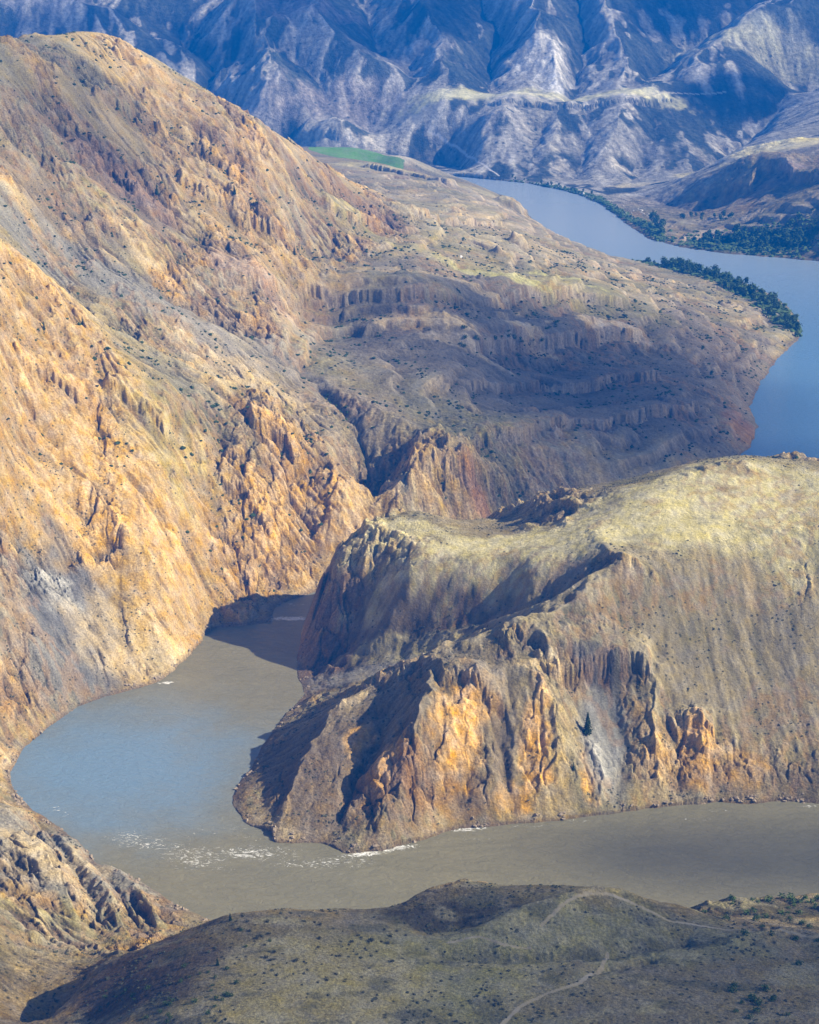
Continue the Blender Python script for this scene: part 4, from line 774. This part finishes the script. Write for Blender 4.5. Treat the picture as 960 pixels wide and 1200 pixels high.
# clouds high above and outside the picture, whose shade falls on the valley
def cloud_mat(k):
    m_cl, t, out = mat('cloud_vapour'); tr = node(t, 'ShaderNodeBsdfTransparent'); df = node(t, 'ShaderNodeBsdfDiffuse', Color=(.85, .85, .85, 1)); tl = node(t, 'ShaderNodeBsdfTranslucent', Color=(.85, .85, .85, 1))
    a1 = node(t, 'ShaderNodeMixShader'); t.links.new(df.outputs[0], a1.inputs[1]); t.links.new(tl.outputs[0], a1.inputs[2]); a2 = node(t, 'ShaderNodeMixShader'); a2.inputs['Fac'].default_value = k
    t.links.new(tr.outputs[0], a2.inputs[1]); t.links.new(a1.outputs[0], a2.inputs[2]); t.links.new(a2.outputs[0], out.inputs['Surface']); return m_cl
def cloud(px, py, rx, ry, alt, seed, n_=9, k=.5, spread=1.0):
    c = world_hit(px, py, Z); s_ = (alt - c[2]) / -L[2]; ctr = np.array([c[0], c[1], c[2]]) - L * s_
    g_ = np.random.default_rng(seed); th_ = np.linspace(0, math.pi, 13); ph_ = np.linspace(0, 2 * math.pi, 25)[:-1]; ps = []
    for q_ in range(n_):
        a = g_.uniform(0, 6.28); d_ = math.sqrt(g_.random()) * .85; ox, oy = math.cos(a) * rx * d_, math.sin(a) * ry * d_; r_ = g_.uniform(.12, .40)
        P = np.array([(math.sin(u_) * math.cos(v_), math.sin(u_) * math.sin(v_), math.cos(u_)) for u_ in th_ for v_ in ph_])
        nz = 1 + .35 * fbm(P[:, 0] * 2 + P[:, 2] + seed, P[:, 1] * 2 + q_, 3, 600)[:, None]
        P = P * nz ** 1.5 * np.array([rx * r_, ry * r_, .3 * min(rx, ry)]); P[:, 2] = np.maximum(P[:, 2], -.08 * min(rx, ry)); P += np.array([ox, oy, 0])
        ps.append((P, np.array([(i * 24 + j, i * 24 + (j + 1) % 24, (i + 1) * 24 + (j + 1) % 24, (i + 1) * 24 + j) for i in range(12) for j in range(24)])))
    v, q = joinm(ps); o = mesh_from('cloud', v, q, cloud_mat(k)); o.location = ctr; o['kind'] = 'stuff'
cloud(820, 1155, 360, 105, 3400, 1, 140, .036); cloud(1010, 1005, 175, 44, 3400, 2, 60, .07)
cloud(780, 490, 330, 330, 3800, 3, 150, .027); cloud(600, 390, 300, 150, 3800, 8, 110, .016); cloud(880, 112, 150, 90, 2600, 4, 60, .12); cloud(800, 10, 160, 160, 2600, 5, 60, .10)
cloud(500, 10, 200, 220, 2600, 6, 60, .07); cloud(330, 20, 200, 180, 2600, 7, 60, .07); cloud(120, 10, 160, 120, 2600, 9, 60, .06); cloud(80, 120, 230, 130, 3800, 10, 110, .018)
print('plants', time.time() - T0)


# ------------------------------------------------------------------ sky, sun, air, camera
w = bpy.data.worlds.new('World'); scene.world = w; w.use_nodes = True; t = w.node_tree; t.nodes.clear()
sky = t.nodes.new('ShaderNodeTexSky'); sky.sky_type = 'NISHITA'; sky.sun_disc = False; sky.sun_elevation = SUN_EL
sd = -L; sky.sun_rotation = math.atan2(sd[0], sd[1]); sky.altitude = 600
bg = t.nodes.new('ShaderNodeBackground'); bg.inputs['Strength'].default_value = .05; wo_ = t.nodes.new('ShaderNodeOutputWorld')
t.links.new(sky.outputs[0], bg.inputs[0]); t.links.new(bg.outputs[0], wo_.inputs[0])
sl = bpy.data.lights.new('sun', 'SUN'); sl.energy = 5.0; sl.angle = math.radians(.5); sl.color = (1, .875, .65)
so = bpy.data.objects.new('sun', sl); col.objects.link(so)
from mathutils import Vector
so.rotation_euler = Vector(L).to_track_quat('-Z', 'Y').to_euler()
# air
HZ = 1.0
hv = np.array([(x_, y_, z_) for x_ in (-6800, 6800) for y_ in (-60, 7150) for z_ in (-12, 1050)], float)
hq = np.array([(0,1,3,2),(4,6,7,5),(0,4,5,1),(2,3,7,6),(0,2,6,4),(1,5,7,3)])
mh = bpy.data.materials.new('haze'); mh.use_nodes = True; t = mh.node_tree; t.nodes.clear(); out = t.nodes.new('ShaderNodeOutputMaterial')
pv = t.nodes.new('ShaderNodeVolumePrincipled'); pv.inputs['Color'].default_value = (.0, .22, 1.0, 1); pv.inputs['Density'].default_value = 1.6e-4; pv.inputs['Anisotropy'].default_value = 0.0
t.links.new(pv.outputs[0], out.inputs['Volume'])
ho = mesh_from('haze', hv, hq, mh); ho['kind'] = 'stuff'; ho.data.polygons.foreach_set('use_smooth', np.zeros(6, bool))
mh.cycles.homogeneous_volume = True

cam = bpy.data.cameras.new('camera'); co = bpy.data.objects.new('camera', cam); col.objects.link(co)
co.location = (0, 0, H); co.rotation_euler = (math.pi / 2 - PITCH, 0, 0)
cam.sensor_fit = 'VERTICAL'; cam.sensor_height = 24; cam.lens = 24 * FPX / 1200; cam.clip_start = 1; cam.clip_end = 20000
scene.camera = co
vs = scene.view_settings; vs.view_transform = 'Standard'; vs.look = 'None'; vs.exposure = 1.3; vs.gamma = 1; vs.use_curve_mapping = False
scene.cycles.use_denoising = True; scene.cycles.max_bounces = 4; scene.cycles.transparent_max_bounces = 256; scene.cycles.volume_bounces = 0; scene.cycles.diffuse_bounces = 2
print('done', time.time() - T0)
